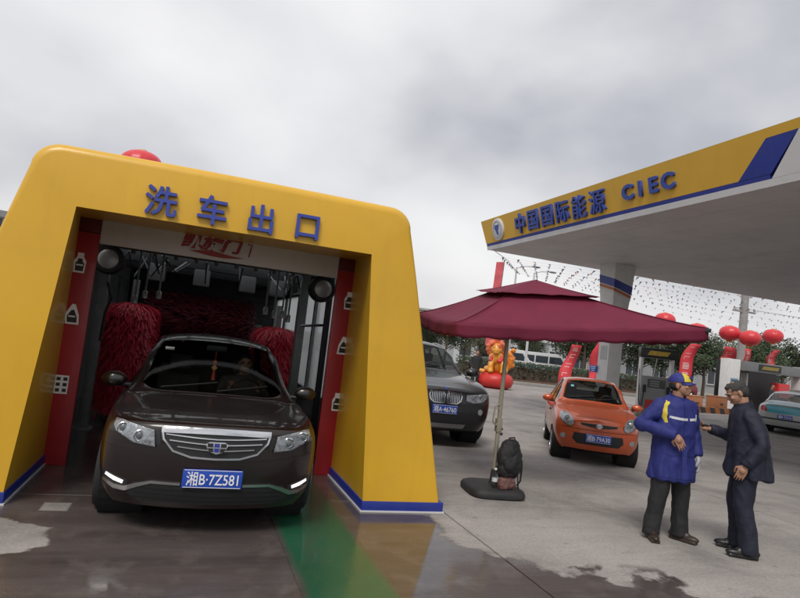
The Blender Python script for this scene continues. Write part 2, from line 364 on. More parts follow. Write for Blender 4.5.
for (ox, oz), (ix, iz) in zip(out, inn):
    sg = 1 if ix > 0 else -1
    d = Vector((ox-ix, oz-iz)); d.normalize()
    topness = min(1, max(0, (oz-2.3)/.6)); rl = .03+.055*topness
    o2 = Vector((ox, oz))-d*rl
    bx = ix if iz >= 2.47-1e-6 and abs(ix) < 1.299 else sg*1.50
    bx = max(-1.50, min(1.50, bx*1.50/1.30)) if iz >= 2.469 else sg*1.50
    sec = [(bx, 1.40, min(iz, 2.47)+(.10 if iz >= 2.469 else 0)), (ix, 0, iz)]
    for k in range(5):
        a = math.pi/2*k/4; q = o2+d*rl*math.sin(a); sec.append((q.x, rl*(1-math.cos(a))-0, q.y))
    # flat front between inner edge and the rounded rim
    sec.append((ox, 1.95, oz))
    rings.append([Vector(p) for p in sec])
mb = MB(); m_ = len(rings[0]); vs_ = [p for r in rings for p in r]
fs_ = [(i*m_+k, i*m_+k+1, (i+1)*m_+k+1, (i+1)*m_+k) for i in range(len(rings)-1) for k in range(m_-1)]
mb.add(vs_, fs_)
sh = mb.build('shell', yel, portal, smooth=35)
for sg in (-1, 1):      # blue plinth with a thin pale lip round each foot
    q = [(sg*1.492,-.014),(sg*2.345,-.014),(sg*2.345,1.98),(sg*1.48,1.98),(sg*1.482,1.38)]
    if sg < 0: q = q[::-1]
    MB().prism(q, (0,0,.0), (1,0,0), (0,1,0), (0,0,.10)).build('plinth', blue, portal, bevel=.004)
    q2 = [(x+(.012*sg if abs(x) > 2 else -.012*sg), y-(.012 if y < .1 else 0)) for x, y in q]
    MB().prism(q2, (0,0,.0), (1,0,0), (0,1,0), (0,0,.014)).build('plinth_lip', white_p, portal)
for i, ch in enumerate('洗车出口'):
    text('letter', ch, .275, letter_face, portal, (-.650+i*.430, -.022, 2.632-.003*i), (1,0,0), (0,0,1), extrude=.020, off=.004, sx=1.0)
def bottle_sticker(par, x, y, z, s, flip=1, kind=0):
    o1 = [(-.05,-.1),(.05,-.1),(.055,.02),(.03,.06),(.028,.1),(-.028,.1),(-.03,.06),(-.055,.02)]
    if kind == 1: o1 = [(-.07,-.1),(.05,-.1),(.06,.0),(.01,.1),(-.02,.1),(-.06,.0)]
    if kind == 2: o1 = [(-.06,-.09),(.06,-.09),(.06,.09),(-.06,.09)]
    st = MB().prism([(a*s*flip, b_*s) for a, b_ in o1], (x, y, z), (1,0,0), (0,0,1), (0,-.003,0)).build('sticker', sticker_w, par)
    if kind == 2:
        for a in (-.03, .03):
            for b_ in (-.055, 0, .055): MB().b(x+(a-.018)*s, x+(a+.018)*s, y-.0055, y-.002, z+(b_-.016)*s, z+(b_+.016)*s).build('print', sticker_k, st)
    else:
        MB().prism([(a*.72*s*flip, b_*.62*s-.02*s) for a, b_ in o1], (x, y-.002, z), (1,0,0), (0,0,1), (0,-.003,0)).build('print', sticker_k, st)
        MB().b(x-.03*s, x+.03*s, y-.0085, y-.004, z-.03*s, z-.015*s).build('print', sticker_w, st)
for sg, x0, x1 in ((-1, -1.53, -1.29), (1, 1.30, 1.53)):
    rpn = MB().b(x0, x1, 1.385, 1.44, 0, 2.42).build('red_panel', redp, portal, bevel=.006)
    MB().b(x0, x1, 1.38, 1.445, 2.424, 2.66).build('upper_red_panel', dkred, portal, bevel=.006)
    xs = (x0+x1)/2-.06*0+(-.03 if sg < 0 else .06)
    for k, z in enumerate((2.07, 1.53, .86) if sg > 0 else (2.09, 1.55, .82)):
        bottle_sticker(rpn, xs, 1.384, z, 1.05, sg, 0 if sg > 0 and k != 1 else (0, 1, 2)[k])
hd = MB().b(-1.288, 1.298, 1.39, 1.45, 2.32, 2.66).build('header_panel', white_p, portal, bevel=.005)
logo_red = mat('logo_red', (.33, .045, .045), .45, var=0)
lg = text('header_lettering', '凯旋门', .17, logo_red, hd, (-.16, 1.388, 2.50), (1,0,0), (.25,0,1), extrude=.003, off=.008, sx=1.25)
MB().prism([(-.28,-.02),(-.05,.012),(.2,-.02),(.33,-.028),(.1,-.055),(-.05,-.05)], (-.12,1.388,2.41), (1,0,0), (0,0,1), (0,-.004,0)).build('swoosh', logo_red, hd)
MB().tube([(.22,1.386,2.55),(.27,1.386,2.55),(.25,1.386,2.41)], .008, 6).build('logo_bracket', logo_red, hd)
# ---------------------------------------------------------------- wash hall behind the portal
dark_m = mat('dark_steel', (.035, .037, .042), .5, metal=.3, var=.2, dirt=.3, dirtcol=(.06,.055,.05))
galv = mat('galvanised_post', (.20, .215, .215), .5, metal=.35, var=.15, scale=6, dirt=.3, dirtcol=(.10,.10,.095))
hall_wall = mat('hall_wall_panel', (.20, .205, .21), .5, var=.12, dirt=.3)
pane_m = bpy.data.materials.new('frosted_sheet'); pane_m.use_nodes = True; _t = pane_m.node_tree; _t.nodes.remove(_t.nodes['Principled BSDF'])
_a, _b, _m = nn(_t, 'BsdfTransparent'), nn(_t, 'BsdfTranslucent'), nn(_t, 'MixShader'); _a.inputs[0].default_value = (.8,.83,.83,1); _b.inputs[0].default_value = (.72,.74,.74,1); _m.inputs[0].default_value = .6
_t.links.new(_a.outputs[0], _m.inputs[1]); _t.links.new(_b.outputs[0], _m.inputs[2]); _t.links.new(_m.outputs[0], _t.nodes['Material Output'].inputs[0])
H0, H1 = 7.62, 17.6
hall = thing('wash_hall', 'dark glazed wash tunnel hall behind the yellow portal', 'car wash', (PX, H0, 0))
HL = H1-H0
MB().b(-2.05, 2.05, 0, 1.3, 2.86, 2.94).build('roof', dark_m, hall); MB().b(-2.05, 2.05, 3.0, HL, 2.86, 2.94).build('roof', dark_m, hall)
for k in range(5): MB().b(-2.05+k*.82+.012, -2.05+(k+1)*.82-.012, 1.303, 2.997, 2.885, 2.897).build('added_roof_light', pane_m, hall)  # unseen translucent roof strip, added to brighten the tunnel and brush tops
for k in range(6): MB().b(max(-2.05,-2.05+k*.82-.03), min(2.05,-2.05+k*.82+.03), 1.302, 2.998, 2.82, 2.884).build('roof_purlin', dark_m, hall)
for sg in (-1, 1):
    MB().b(min(sg*1.97,sg*2.05), max(sg*1.97,sg*2.05), 0, HL, 0, .55).build('side_wall', hall_wall, hall)
    MB().b(min(sg*1.97,sg*2.05), max(sg*1.97,sg*2.05), 0, HL, 2.42, 2.855).build('upper_wall', hall_wall, hall)
    for k in range(6):
        y = k*HL/5
        MB().b(min(sg*1.95,sg*2.06), max(sg*1.95,sg*2.06), max(0,y-.06), min(HL,y+.06), .552, 2.418).build('mullion', galv, hall)
    for k in range(5):
        MB().b(min(sg*2.0,sg*2.012), max(sg*2.0,sg*2.012), k*HL/5+.062, (k+1)*HL/5-.062, .553, 2.417).build('window_pane' if sg > 0 else 'wall_panel', pane_m if sg > 0 else hall_wall, hall)
MB().b(-2.05, 2.05, HL+.003, HL+.08, 0, 2.94).build('rear_light_block', dark_m, hall)  # added closure over the open rear end, keeps the tunnel dark
for k in range(14): MB().b(-1.9, 1.9, HL-.03, HL, .12+k*.2, .27+k*.2).build('light_block_slat', dark_m, hall)  # slats of the added rear light block
# gantry
ga = thing('wash_gantry', 'grey steel wash gantry with spray pipes and round blowers behind the sedan', 'car wash machine', (PX, 9.1, 0))
for x in (-1.46, 1.29):
    MB().b(x-.06, x+.06, -.07, .07, 0, 2.5).build('post', galv, ga, bevel=.008)
    MB().b(x-.11, x+.11, -.13, .13, 0, .02).build('base_plate', galv, ga)
for x in (-1.66, 1.47):
    MB().b(x-.025, x+.045, -1.0, -.9, 0, 2.5).build('front_post', dark_m, ga, bevel=.006)
for y in (-.95, 0): MB().b(-1.72, 1.5, y-.09, y+.09, 2.503, 2.72).build('cross_beam', dark_m, ga, bevel=.01)
for x in (-1.30, 1.33):
    d_ = MB().lathe([(.0,-.03),(.12,-.03),(.16,-.026),(.178,.0),(.178,.13),(.13,.15),(.0,.15)], (x, -1.16, 2.235), 'y', 28).build('blower_housing', mat('black_rubber', (.015,.015,.016), .6), ga, smooth=40)
    MB().lathe([(.0,-.052),(.05,-.050),(.1,-.040),(.128,-.022),(.128,-.014)], (x, -1.16, 2.235), 'y', 28).build('blower_dish', mat('dish_grey', (.42,.43,.43), .35, metal=.3), d_, smooth=50)
    MB().cone((x,-1.0,2.235),(x,-.95,2.52),.025,.025,8).build('blower_bracket', dark_m, ga)
chrome = mat('chrome', (.62,.63,.65), .16, metal=1, var=.04)
for x in (-1.05,-.93,-.75,.75,.88,1.0,1.1):
    z = 1.83+random.uniform(-.05,.08)
    p = MB().cone((x,.05,2.5),(x,.05,z),.014,.014,8).build('spray_pipe', galv, ga)
    MB().lathe([(.014,-.05),(.035,-.04),(.035,.05),(.018,.07)], (x,.05,z), 'z', 10).build('spray_nozzle', mat('nozzle_grey', (.36,.37,.38), .35, metal=.5), p, smooth=40)
MB().tube([(-1.4,-.1,2.0),(-1.33,-.12,1.78),(-1.38,-.1,1.6),(-1.4,-.08,1.2)], .014, 8).build('hose', mat('black_rubber', (.015,.015,.016), .6), ga)
for y, z in ((1.5,2.46),(2.3,2.40)): MB().b(-1.7, 1.55, y-.07, y+.07, z, z+.16).build('carriage_beam', dark_m, ga, bevel=.01)
for x in (-1.62, 1.47): MB().b(x-.05, x+.05, -.2, 2.4, 2.30, 2.40).build('carriage_rail', galv, ga, bevel=.01)
for x, y in ((-.9,1.45),(-.2,1.45),(.55,1.45),(1.05,1.45)): MB().b(x-.13, x+.13, y-.14, y+.14, 2.18, 2.455).build('drive_motor', mat('motor_grey', (.11,.115,.125), .5, metal=.3, var=.15), ga, bevel=.03)
rnd_ = random.Random(21)
for k in range(14):
    x = rnd_.uniform(-1.3,1.2); x2 = x+rnd_.uniform(-.4,.4); zd = rnd_.uniform(2.12,2.32)
    MB().tube([(x,.3,2.5),((x+x2)/2,.45,zd),(x2,.6+rnd_.uniform(0,.6),2.5)], .013, 6).build('supply_hose', rnd_.choice((dark_m, galv, mat('black_rubber', (.015,.015,.016), .6))), ga)
for k in range(9): MB().lathe([(.02,-.03),(.035,-.02),(.03,.05),(.015,.08)], (-1.15+k*.28,.02,2.47), 'z', 10).build('roof_nozzle', mat('nozzle_grey', (.36,.37,.38), .35, metal=.5), ga, smooth=40)
MB().cone((1.29,-.05,1.72),(1.62,-.3,1.77),.02,.02,8).build('guide_arm', chrome, ga)
for k in range(6): MB().box((-.45+k*.37,-1.05,2.49),(.03,.02,.02)).build('indicator_lamp', mat('led', (.8,.8,.8), .4, var=0, emit=(.9,.95,1), estr=.5), ga)
# brushes: thousands of plastic strips on a shaft
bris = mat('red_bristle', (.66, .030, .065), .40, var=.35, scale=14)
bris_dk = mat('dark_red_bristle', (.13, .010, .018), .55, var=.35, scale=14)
def brush(name, label, loc, h, r, n_, M, axis='z', seed=1):
    t = thing(name, label, 'wash brush', loc, 0, None); rnd = random.Random(seed); s = MB()
    for _ in range(n_):
        z = rnd.uniform(0, h); a = rnd.uniform(0, 2*math.pi); L = r*rnd.uniform(.82, 1.05); dr = rnd.uniform(.10, .34)*L*1.6; w = rnd.uniform(.003, .008); sw = rnd.uniform(-.25,.25)
        P = []
        for k in range(5):
            f = k/4; aa = a+sw*f*f; rad = .05+(L-.05)*math.sin(f*1.35)/math.sin(1.35); P.append((rad*math.cos(aa), rad*math.sin(aa), z-dr*f*f))
        tx, ty = -math.sin(a)*w, math.cos(a)*w; vv = []
        for x, y, zz in P:
            vv += [(x-tx, y-ty, zz), (x+tx, y+ty, zz)]
        if axis == 'x': vv = [(p[2], p[1], -p[0]*1.0) for p in vv]
        s.add(vv, [(2*k, 2*k+1, 2*k+3, 2*k+2) for k in range(4)])
    stuff(s.build('bristles', M, t))
    sh_ = MB().cone((0,0,-.25 if axis == 'z' else 0),(0,0,h+.35),.05,.05,12) if axis == 'z' else MB().cone((-.1,0,0),(h+.1,0,0),.05,.05,12)
    sh_.build('shaft', galv, t)
    return t
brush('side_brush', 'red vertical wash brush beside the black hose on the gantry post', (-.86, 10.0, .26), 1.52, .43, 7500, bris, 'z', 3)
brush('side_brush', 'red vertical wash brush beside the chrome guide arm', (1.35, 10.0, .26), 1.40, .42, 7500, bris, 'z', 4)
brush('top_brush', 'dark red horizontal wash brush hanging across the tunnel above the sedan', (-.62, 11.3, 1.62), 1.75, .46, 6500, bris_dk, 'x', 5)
# ---------------------------------------------------------------- cars
rubber = mat('tyre_rubber', (.018,.018,.019), .8, var=.2, bump=.3, bscale=80)
alloy = mat('alloy_rim', (.36,.36,.37), .3, metal=.9, var=.05)
trim_k = mat('black_plastic', (.014,.014,.015), .5, var=.1)
liner = mat('arch_liner', (.008,.008,.008), .9, var=0)
lens = glass('headlamp_lens', (.92,.93,.94), .03, 1.0)
carglass = glass('car_glass', (.36,.39,.38), .01, 1.0); screenglass = glass('windscreen_glass', (.60,.64,.63), .05, .32)
plate_b = mat('plate_blue', (.018,.07,.42), .35, var=.03)
plate_w = mat('plate_white', (.82,.82,.82), .4, var=0)
drl_m = mat('daylight_led', (.9,.9,.9), .3, var=0, emit=(1,.97,.92), estr=.85)
refl_m = mat('lamp_reflector', (.40,.41,.42), .22, metal=.5, var=.45, scale=26, bump=.3, bscale=50)
amber = mat('amber_lens', (.7,.22,.02), .3, var=0); redlens = mat('red_lens', (.45,.01,.015), .2, var=.05, coat=.6)
seat_m = mat('seat_fabric', (.03,.028,.027), .8); dash_m = mat('dash_plastic', (.03,.03,.032), .6)
NS = 8
def car_body(st, caps, crease=()):
    """st: list of (y, [(x,z)*8]); caps: (front bulge list, rear bulge list). returns evaluated mesh with material slots 0 paint 1 windscreen 2 rear window 3 side glass"""
    V = []; F = []; FM = []; idx = {}
    def vert(key, p):
        if key not in idx: idx[key] = len(V); V.append(p)
        return idx[key]
    ns = len(st)
    for i, (y, sec) in enumerate(st):
        for k, (x, z) in enumerate(sec):
            if k == NS-1: vert((i,k,0), (0, y, z))
            else:
                vert((i,k,1), (x, y, z)); vert((i,k,-1), (-x, y, z))
    g = lambda i, k, s: idx[(i, k, 0 if k == NS-1 else s)]
    cre = []
    for i in range(ns-1):
        for k in range(NS-1):
            for s in (1, -1):
                q = (g(i,k,s), g(i+1,k,s), g(i+1,k+1,s), g(i,k+1,s)); F.append(q if s == 1 else q[::-1])
                mt_ = 0
                if i == ST_COWL and k >= 5: mt_ = 1
                elif i == ST_RR and k >= 5: mt_ = 2
                elif k == 4 and ST_COWL <= i <= ST_RR: mt_ = 3
                FM.append(mt_)
    for end, (i, bl) in (('f', (0, caps[0])), ('r', (ns-1, caps[1]))):
        y, sec = st[i]; sgn = -1 if end == 'f' else 1
        for k in range(NS):
            x, z = sec[k]
            if k < NS-1:
                for fx, fb, nm in ((.70, .62, 'm'),):
                    for s in (1, -1): vert((end,k,nm,s), (s*x*fx, y+sgn*bl[k]*fb, z))
                vert((end,k,'c'), (0, y+sgn*bl[k], z))
            else: pass
        top = idx[(i,NS-1,0)]
        for k in range(NS-2):
            for s in (1, -1):
                a = (g(i,k,s), g(i,k+1,s), idx[(end,k+1,'m',s)], idx[(end,k,'m',s)]); b_ = (idx[(end,k,'m',s)], idx[(end,k+1,'m',s)], idx[(end,k+1,'c')], idx[(end,k,'c')])
                F.append(a); F.append(b_); FM += [0, 0]
        k = NS-2
        for s in (1, -1): F.append((g(i,k,s), top, idx[(end,k,'c')], idx[(end,k,'m',s)])); FM.append(0)
    me = bpy.data.meshes.new('cage'); me.from_pydata(V, [], F)
    for j, p in enumerate(me.polygons): p.material_index = FM[j]
    for j in range(4): me.materials.append(None)
    bm = bmesh.new(); bm.from_mesh(me); bmesh.ops.recalc_face_normals(bm, faces=bm.faces)
    cl = bm.edges.layers.float.new('crease_edge'); bm.verts.ensure_lookup_table()
    want = {}
    for (ia, ka, ib, kb, w) in crease:
        for s in (1, -1): want[frozenset((g(ia,ka,s), g(ib,kb,s)))] = w
    for e in bm.edges:
        w = want.get(frozenset((e.verts[0].index, e.verts[1].index)))
        if w: e[cl] = w
    bm.to_mesh(me); bm.free()
    o = bpy.data.objects.new('cage', me); COL.objects.link(o)
    ss = o.modifiers.new('s', 'SUBSURF'); ss.levels = 3; ss.render_levels = 3
    return evaluated(o)
def cut_arches(me, axles, zc, r):
    bm = bmesh.new(); bm.from_mesh(me); dead = []
    for f in bm.faces:
        c = f.calc_center_median()
        if abs(c.x) < .45: continue
        for ya in axles:
            if all(math.hypot(v.co.y-ya, v.co.z-zc) < r+.012 for v in f.verts) or math.hypot(c.y-ya, c.z-zc) < r*.97: dead.append(f); break
    bmesh.ops.delete(bm, geom=dead, context='FACES')
    for v in bm.verts:
        if abs(v.co.x) > .45 and v.is_boundary:
            for ya in axles:
                d = Vector((v.co.y-ya, v.co.z-zc)); L = d.length
                if .01 < L < r*1.18 and v.co.z > zc-.12: d *= r/L; v.co.y, v.co.z = ya+d.x, zc+d.y
    bm.to_mesh(me); bm.free()
def split_mats(me):
    out = {}
    for mi in range(4):
        bm = bmesh.new(); bm.from_mesh(me)
        bmesh.ops.delete(bm, geom=[f for f in bm.faces if f.material_index != mi], context='FACES')
        if mi == 3:
            for sgn, key in ((-1, '3L'), (1, '3R')):
                b2 = bm.copy(); bmesh.ops.delete(b2, geom=[f for f in b2.faces if f.calc_center_median().x*sgn < 0], context='FACES')
                m2 = bpy.data.meshes.new('g'); b2.to_mesh(m2); b2.free(); out[key] = m2
        else:
            m2 = bpy.data.meshes.new('g'); bm.to_mesh(m2); out[mi] = m2
        bm.free()
    for k, m2 in out.items():
        for p in m2.polygons: p.material_index = 0
        m2.shade_smooth()
        if k != 0:
            nrm = [v.normal.copy() for v in m2.vertices]
            for v, q in zip(m2.vertices, nrm): v.co -= q*.006
    return out
def wheel(par, x, y, r, w, sg, spokes=7, rimm=None):
    wh = MB().lathe([(r*.66,-w*.46),(r*.80,-w*.5),(r*.94,-w*.5),(r*.99,-w*.38),(r,0),(r*.99,w*.38),(r*.94,w*.5),(r*.80,w*.5),(r*.66,w*.46)], (x,y,r), 'x', 36, cap=False).build('wheel', rubber, par, smooth=50)
    s = MB(); xo = x+sg*w*.38
    s.lathe([(r*.58,-.10*sg),(r*.66,-.02*sg),(r*.68,.02*sg),(r*.63,.025*sg),(r*.60,-.06*sg)], (xo,y,r), 'x', 32, cap=False)
    s.lathe([(.0,.012*sg),(.055,.008*sg),(.065,-.03*sg)], (xo,y,r), 'x', 16, cap=False)
    for k in range(spokes):
        a = 2*math.pi*k/spokes; ca, sa = math.cos(a), math.sin(a)
        s.tube([(xo,y+.03*ca,r+.03*sa),(xo-.005*sg,y+r*.63*ca,r+r*.63*sa)], [.028,.02], 6)
    s.build('rim', rimm or alloy, wh, smooth=50)
    MB().lathe([(.0,0),(r*.62,0)], (x-sg*w*.1,y,r), 'x', 24, cap=False).build('brake_disc', liner, wh)
def plate(par, bvh, x, z, text_, y=None, w=.44, h=.14, side='front', tilt=0):
    sgn = -1 if side == 'front' else 1
    if y is None:
        hit = [bvh.ray_cast(Vector((x+dx, sgn*6, z+dz)), Vector((0,-sgn,0)))[0] for dx in (-w/2,0,w/2) for dz in (-h/2,0,h/2)]
        ys = [h_.y for h_ in hit if h_]; y = (min(ys) if sgn < 0 else max(ys))+sgn*.012
    p = MB().box((x,y,z),(w,.012,h)).build('number_plate', plate_b, par, bevel=.004)
    u = (1,0,0) if sgn < 0 else (-1,0,0)
    text('plate_characters', text_, h*.80, plate_w, p, (x,y+sgn*.0075,z), u, (0,0,1), extrude=.0012, off=.0008, sx=.80*w/.44*(.14/h))
    for dz in (-1, 1): MB().box((x,y+sgn*.0065,z+dz*(h/2-.006)),(w-.02,.002,.004)).build('plate_rim', plate_w, p)
    return p
def mirrors(par, x, y, z, paint, s=1.0):
    for sg in (-1, 1):
        m1 = MB().ell((sg*(x+.10*s), y, z), (.115*s,.07*s,.075*s), 14, 10).build('wing_mirror', paint, par, smooth=60)
        MB().tube([(sg*(x-.06),y+.03,z-.05),(sg*(x+.05*s),y+.01,z-.05)], .022, 8).build('mirror_arm', trim_k, m1)
        MB().ell((sg*(x+.105*s), y+.055*s, z), (.09*s,.025*s,.058*s), 14, 8).build('mirror_glass', chrome, m1, smooth=60)
def pillar(par, bvh, a, b_, w, M, name, out=.012):
    P = []; N = 9
    for k in range(N):
        p = Vector(a).lerp(Vector(b_), k/(N-1)); h, nrm, _, _ = bvh.find_nearest(p); P.append((h, nrm))
    rings = []
    for k, (h, nrm) in enumerate(P):
        d = (P[min(k+1,N-1)][0]-P[max(k-1,0)][0]).normalized(); nrm = (nrm-d*nrm.dot(d)).normalized(); t_ = d.cross(nrm)
        rings.append([h+t_*w*.5-nrm*.02, h+t_*w*.46+nrm*out*.6, h+nrm*out, h-t_*w*.46+nrm*out*.6, h-t_*w*.5-nrm*.02])
    return MB().loft(rings).build(name, M, par, smooth=50)
def assemble(name, label, cat, st, caps, crease, paint, axles, wr, ww, wx, arch_r=None, group=None, lit=True, interior=True):
    t = thing(name, label, cat, group=group)
    me = car_body(st, caps, crease); full = bvh_of(me)
    cut_arches(me, axles, wr, arch_r or wr*1.12); sp_ = split_mats(me)
    ob('body', sp_[0], paint, t); ob('windscreen', sp_[1], screenglass, t); ob('rear_window', sp_[2], carglass, t)
    ob('side_window', sp_['3L'], carglass, t); ob('side_window', sp_['3R'], carglass, t)
    for ya in axles:
        for sg in (-1, 1):
            wheel(t, sg*wx, ya, wr, ww, sg)
            MB().lathe([(.0,0),((arch_r or wr*1.12)+.02,0),((arch_r or wr*1.12)+.02,sg*.33)], (sg*(wx-.28),ya,wr), 'x', 28, cap=False).build('wheel_arch', liner, t)
    ys = [s[0] for s in st]
    zb = st[4][1][0][1]
    MB().b(-wx+.3, wx-.3, min(ys)+.15, max(ys)-.15, zb+.0, zb+.05).build('underside', liner, t)
    c, rf, rr, rb = st[ST_COWL], st[ST_RF], st[ST_RR], st[ST_RB]
    for sg in (-1, 1):
        P5 = lambda s_: (sg*s_[1][5][0], s_[0], s_[1][5][1])
        pillar(t, full, P5(c), P5(rf), .075, paint, 'windscreen_pillar')
        pillar(t, full, P5(rr), P5(rb), .10, paint, 'rear_pillar')
        for ia in range(ST_RF, ST_RR): pillar(t, full, P5(st[ia]), P5(st[ia+1]), .05, paint, 'roof_rail')
        mid = st[ST_RF+1]
        pillar(t, full, (sg*mid[1][4][0],mid[0],mid[1][4][1]), P5(mid), .09, trim_k, 'door_pillar', .004)
    # wiper blades
    for x0, x1 in ((-.50,.02),(.02,.52)):
        z0 = c[1][6][1]; P = []
        for k in range(7):
            x = x0+(x1-x0)*k/6; h = full.ray_cast(Vector((x,-6,z0+.035+.012*k)), Vector((0,1,0)))[0]
            if h: P.append(h+Vector((0,-.012,.004)))
        if len(P) > 2: MB().tube(P, .007, 6).build('wiper', trim_k, t)
    if interior:
        w5 = rf[1][5][0]; zc = c[1][5][1]
        MB().b(-w5-.08, w5+.08, c[0]+.20, c[0]+.62, zc-.30, zc-.045).build('dashboard', dash_m, t, bevel=.05, seg=3)
        for sg in (-1, 1):
            se = MB().b(sg*.36-.24, sg*.36+.24, rf[0]+.42, rf[0]+.56, zc-.5, zc+.08).build('seat', seat_m, t, bevel=.05, seg=3)
            MB().b(sg*.36-.13, sg*.36+.13, rf[0]+.46, rf[0]+.56, zc+.12, zc+.30).build('headrest', seat_m, se, bevel=.04, seg=3)
        MB().b(-.6, .6, rr[0]-.25, rr[0]-.1, zc-.4, zc+.16).build('rear_seat', seat_m, t, bevel=.06, seg=3)
        MB().b(-wx+.12, wx-.12, c[0]+.1, rb[0]-.1, zc-.62, zc-.56).build('cabin_floor', seat_m, t)
        MB().lathe([(.165,-.015),(.185,0),(.165,.015),(.155,0),(.165,-.015)], (0,0,0), 'y', 24, cap=False).build('steering_wheel', trim_k, t).location = (.36, c[0]+.72, zc-.03)
        MB().b(-.11,.11, rf[0]-.09, rf[0]-.06, rf[1][6][1]-.13, rf[1][6][1]-.07).build('rear_view_mirror', trim_k, t, bevel=.01)
    return t, full
ST_COWL, ST_RF, ST_RR, ST_RB = 5, 6, 8, 9
def dec(t, bvh, name, poly, M, side='front', off=.004, thick=.02, both=False, par=None, step=.05):
    r = [decal(bvh, poly, side, off, thick, step).build(name, M, par or t, smooth=35)]
    if both: r.append(decal(bvh, mirror(poly), side, off, thick, step).build(name, M, par or t, smooth=35))
    return r
def headlamp(t, bvh, poly, bulbs, M_in=None, off=.006):
    for sg in (1, -1):
        pl = poly if sg > 0 else mirror(poly)
        h = decal(bvh, pl, 'front', .007, .04, .025).build('headlamp', M_in or refl_m, t, smooth=40)
        cx = sum(p[0] for p in pl)/len(pl); cz = sum(p[1] for p in pl)/len(pl)
        for (bx, bz, br) in bulbs:
            hit = bvh.ray_cast(Vector((sg*bx,-6,bz)), Vector((0,1,0)))[0]
            if hit:
                MB().lathe([(br,.012),(br*1.0,-.010),(br*.86,-.014),(br*.80,-.004),(br*.5,.0),(.0,-.004)], hit, 'y', 20, cap=False).build('lamp_bowl', chrome, h, smooth=30)
                MB().ell(hit+Vector((0,-.006,0)), (br*.62,.014,br*.62), 16, 8).build('projector', mat('projector_glass', (.10,.11,.12), .08, var=0, coat=1), h, smooth=60)
        edge_ = [(cx+(a-cx)*1.0, cz+(b_-cz)*1.0) for a, b_ in pl]
        decal(bvh, edge_, 'front', .022, .004).build('lens', lens, h, smooth=40)
        for a, b_ in zip(pl, pl[1:]+pl[:1]):
            ln = (Vector(a)-Vector(b_)).length
            if ln > .02 and (a[1]+b_[1])/2 < cz: decal(bvh, strip([a, b_], .006), 'front', .012, .02).build('lamp_trim', trim_k, h)
# ---- maroon saloon leaving the wash
maroon = mat('maroon_paint', (.0105,.0045,.004), .3, metal=.0, var=.08, coat=.65, spec=.35)
Z = lambda *a: list(a)
def sec(xs, zs): return list(zip(xs, zs))
st = [
 (-2.05, sec((.70,.775,.81,.81,.785,.62,.34,0),(.215,.30,.50,.705,.825,.848,.858,.862))),
 (-1.90, sec((.73,.825,.858,.855,.818,.64,.35,0),(.195,.285,.52,.74,.855,.872,.880,.883))),
 (-1.45, sec((.74,.85,.875,.868,.822,.66,.36,0),(.19,.28,.55,.77,.875,.888,.895,.898))),
 (-1.18, sec((.74,.855,.88,.875,.826,.70,.38,0),(.18,.28,.55,.785,.885,.898,.904,.907))),
 (-1.02, sec((.74,.86,.885,.88,.83,.725,.40,0),(.18,.28,.55,.795,.89,.905,.914,.918))),
 (-.95, sec((.74,.86,.885,.88,.83,.74,.41,0),(.18,.28,.55,.80,.893,.912,.926,.932))),
 (-.02, sec((.74,.865,.89,.885,.828,.605,.345,0),(.18,.28,.55,.81,.925,1.395,1.445,1.455))),
 (.55, sec((.74,.865,.893,.888,.828,.605,.35,0),(.18,.28,.55,.83,.945,1.425,1.485,1.50))),
 (1.05, sec((.74,.865,.893,.888,.82,.585,.34,0),(.19,.28,.55,.84,.96,1.385,1.44,1.455))),
 (1.68, sec((.74,.86,.885,.88,.81,.68,.38,0),(.20,.29,.56,.86,.985,1.04,1.065,1.07))),
 (2.05, sec((.72,.83,.86,.855,.78,.62,.36,0),(.23,.32,.58,.85,.98,1.03,1.05,1.055))),
 (2.24, sec((.66,.76,.80,.795,.74,.58,.33,0),(.28,.36,.58,.82,.95,.99,1.0,1.005)))]
fb = [.21,.255,.275,.27,.245,.215,.17,.1]; rb_ = [.05,.07,.08,.07,.06,.05,.04,.03]
cr = [(i,k,i+1,k,w) for i in range(1,5) for k,w in ((4,.45),)]+[(5,5,6,5,.6),(5,5,5,6,.5),(5,6,5,7,.5),(6,5,6,6,.35),(6,6,6,7,.35),(8,5,9,5,.5)]+[(i,4,i+1,4,.6) for i in range(5,9)]+[(i,5,i+1,5,.4) for i in range(6,8)]
sedan, bv = assemble('sedan', 'dark maroon sedan with its daytime lights on leaving the wash portal', 'car', st, (fb, rb_), cr, maroon, (-1.445, 1.205), .315, .205, .775)
CARX, CARY = .31, 7.115
sedan.location = (CARX, CARY, 0); sedan.rotation_euler = (0, 0, R(0))
# upper grille
gp = [(-.40,.805),(.40,.805),(.385,.735),(.31,.655),(.18,.618),(-.18,.618),(-.31,.655),(-.385,.735)]
grille = dec(sedan, bv, 'grille', gp, trim_k, off=.006, thick=.03)[0]
dec(sedan, bv, 'grille_bar', strip([(-.41,.800),(-.2,.808),(0,.811),(.2,.808),(.41,.800)], .044), chrome, off=.018, thick=.035, par=grille)
for z, hw in ((.757,.375),(.715,.345),(.672,.285)):
    dec(sedan, bv, 'grille_slat', strip([(-hw,z+.012),(-hw*.4,z),(0,z-.004),(hw*.4,z),(hw,z+.012)], .008), chrome, off=.016, thick=.02, par=grille)
dec(sedan, bv, 'grille_frame', strip([(-.405,.80),(-.388,.732),(-.312,.650),(-.18,.612),(0,.606),(.18,.612),(.312,.650),(.388,.732),(.405,.80)], .014), chrome, off=.016, thick=.03, par=grille)
dec(sedan, bv, 'grille_wing', [(.425,.79),(.47,.78),(.455,.68),(.40,.69)], trim_k, off=.005, both=True, par=grille)
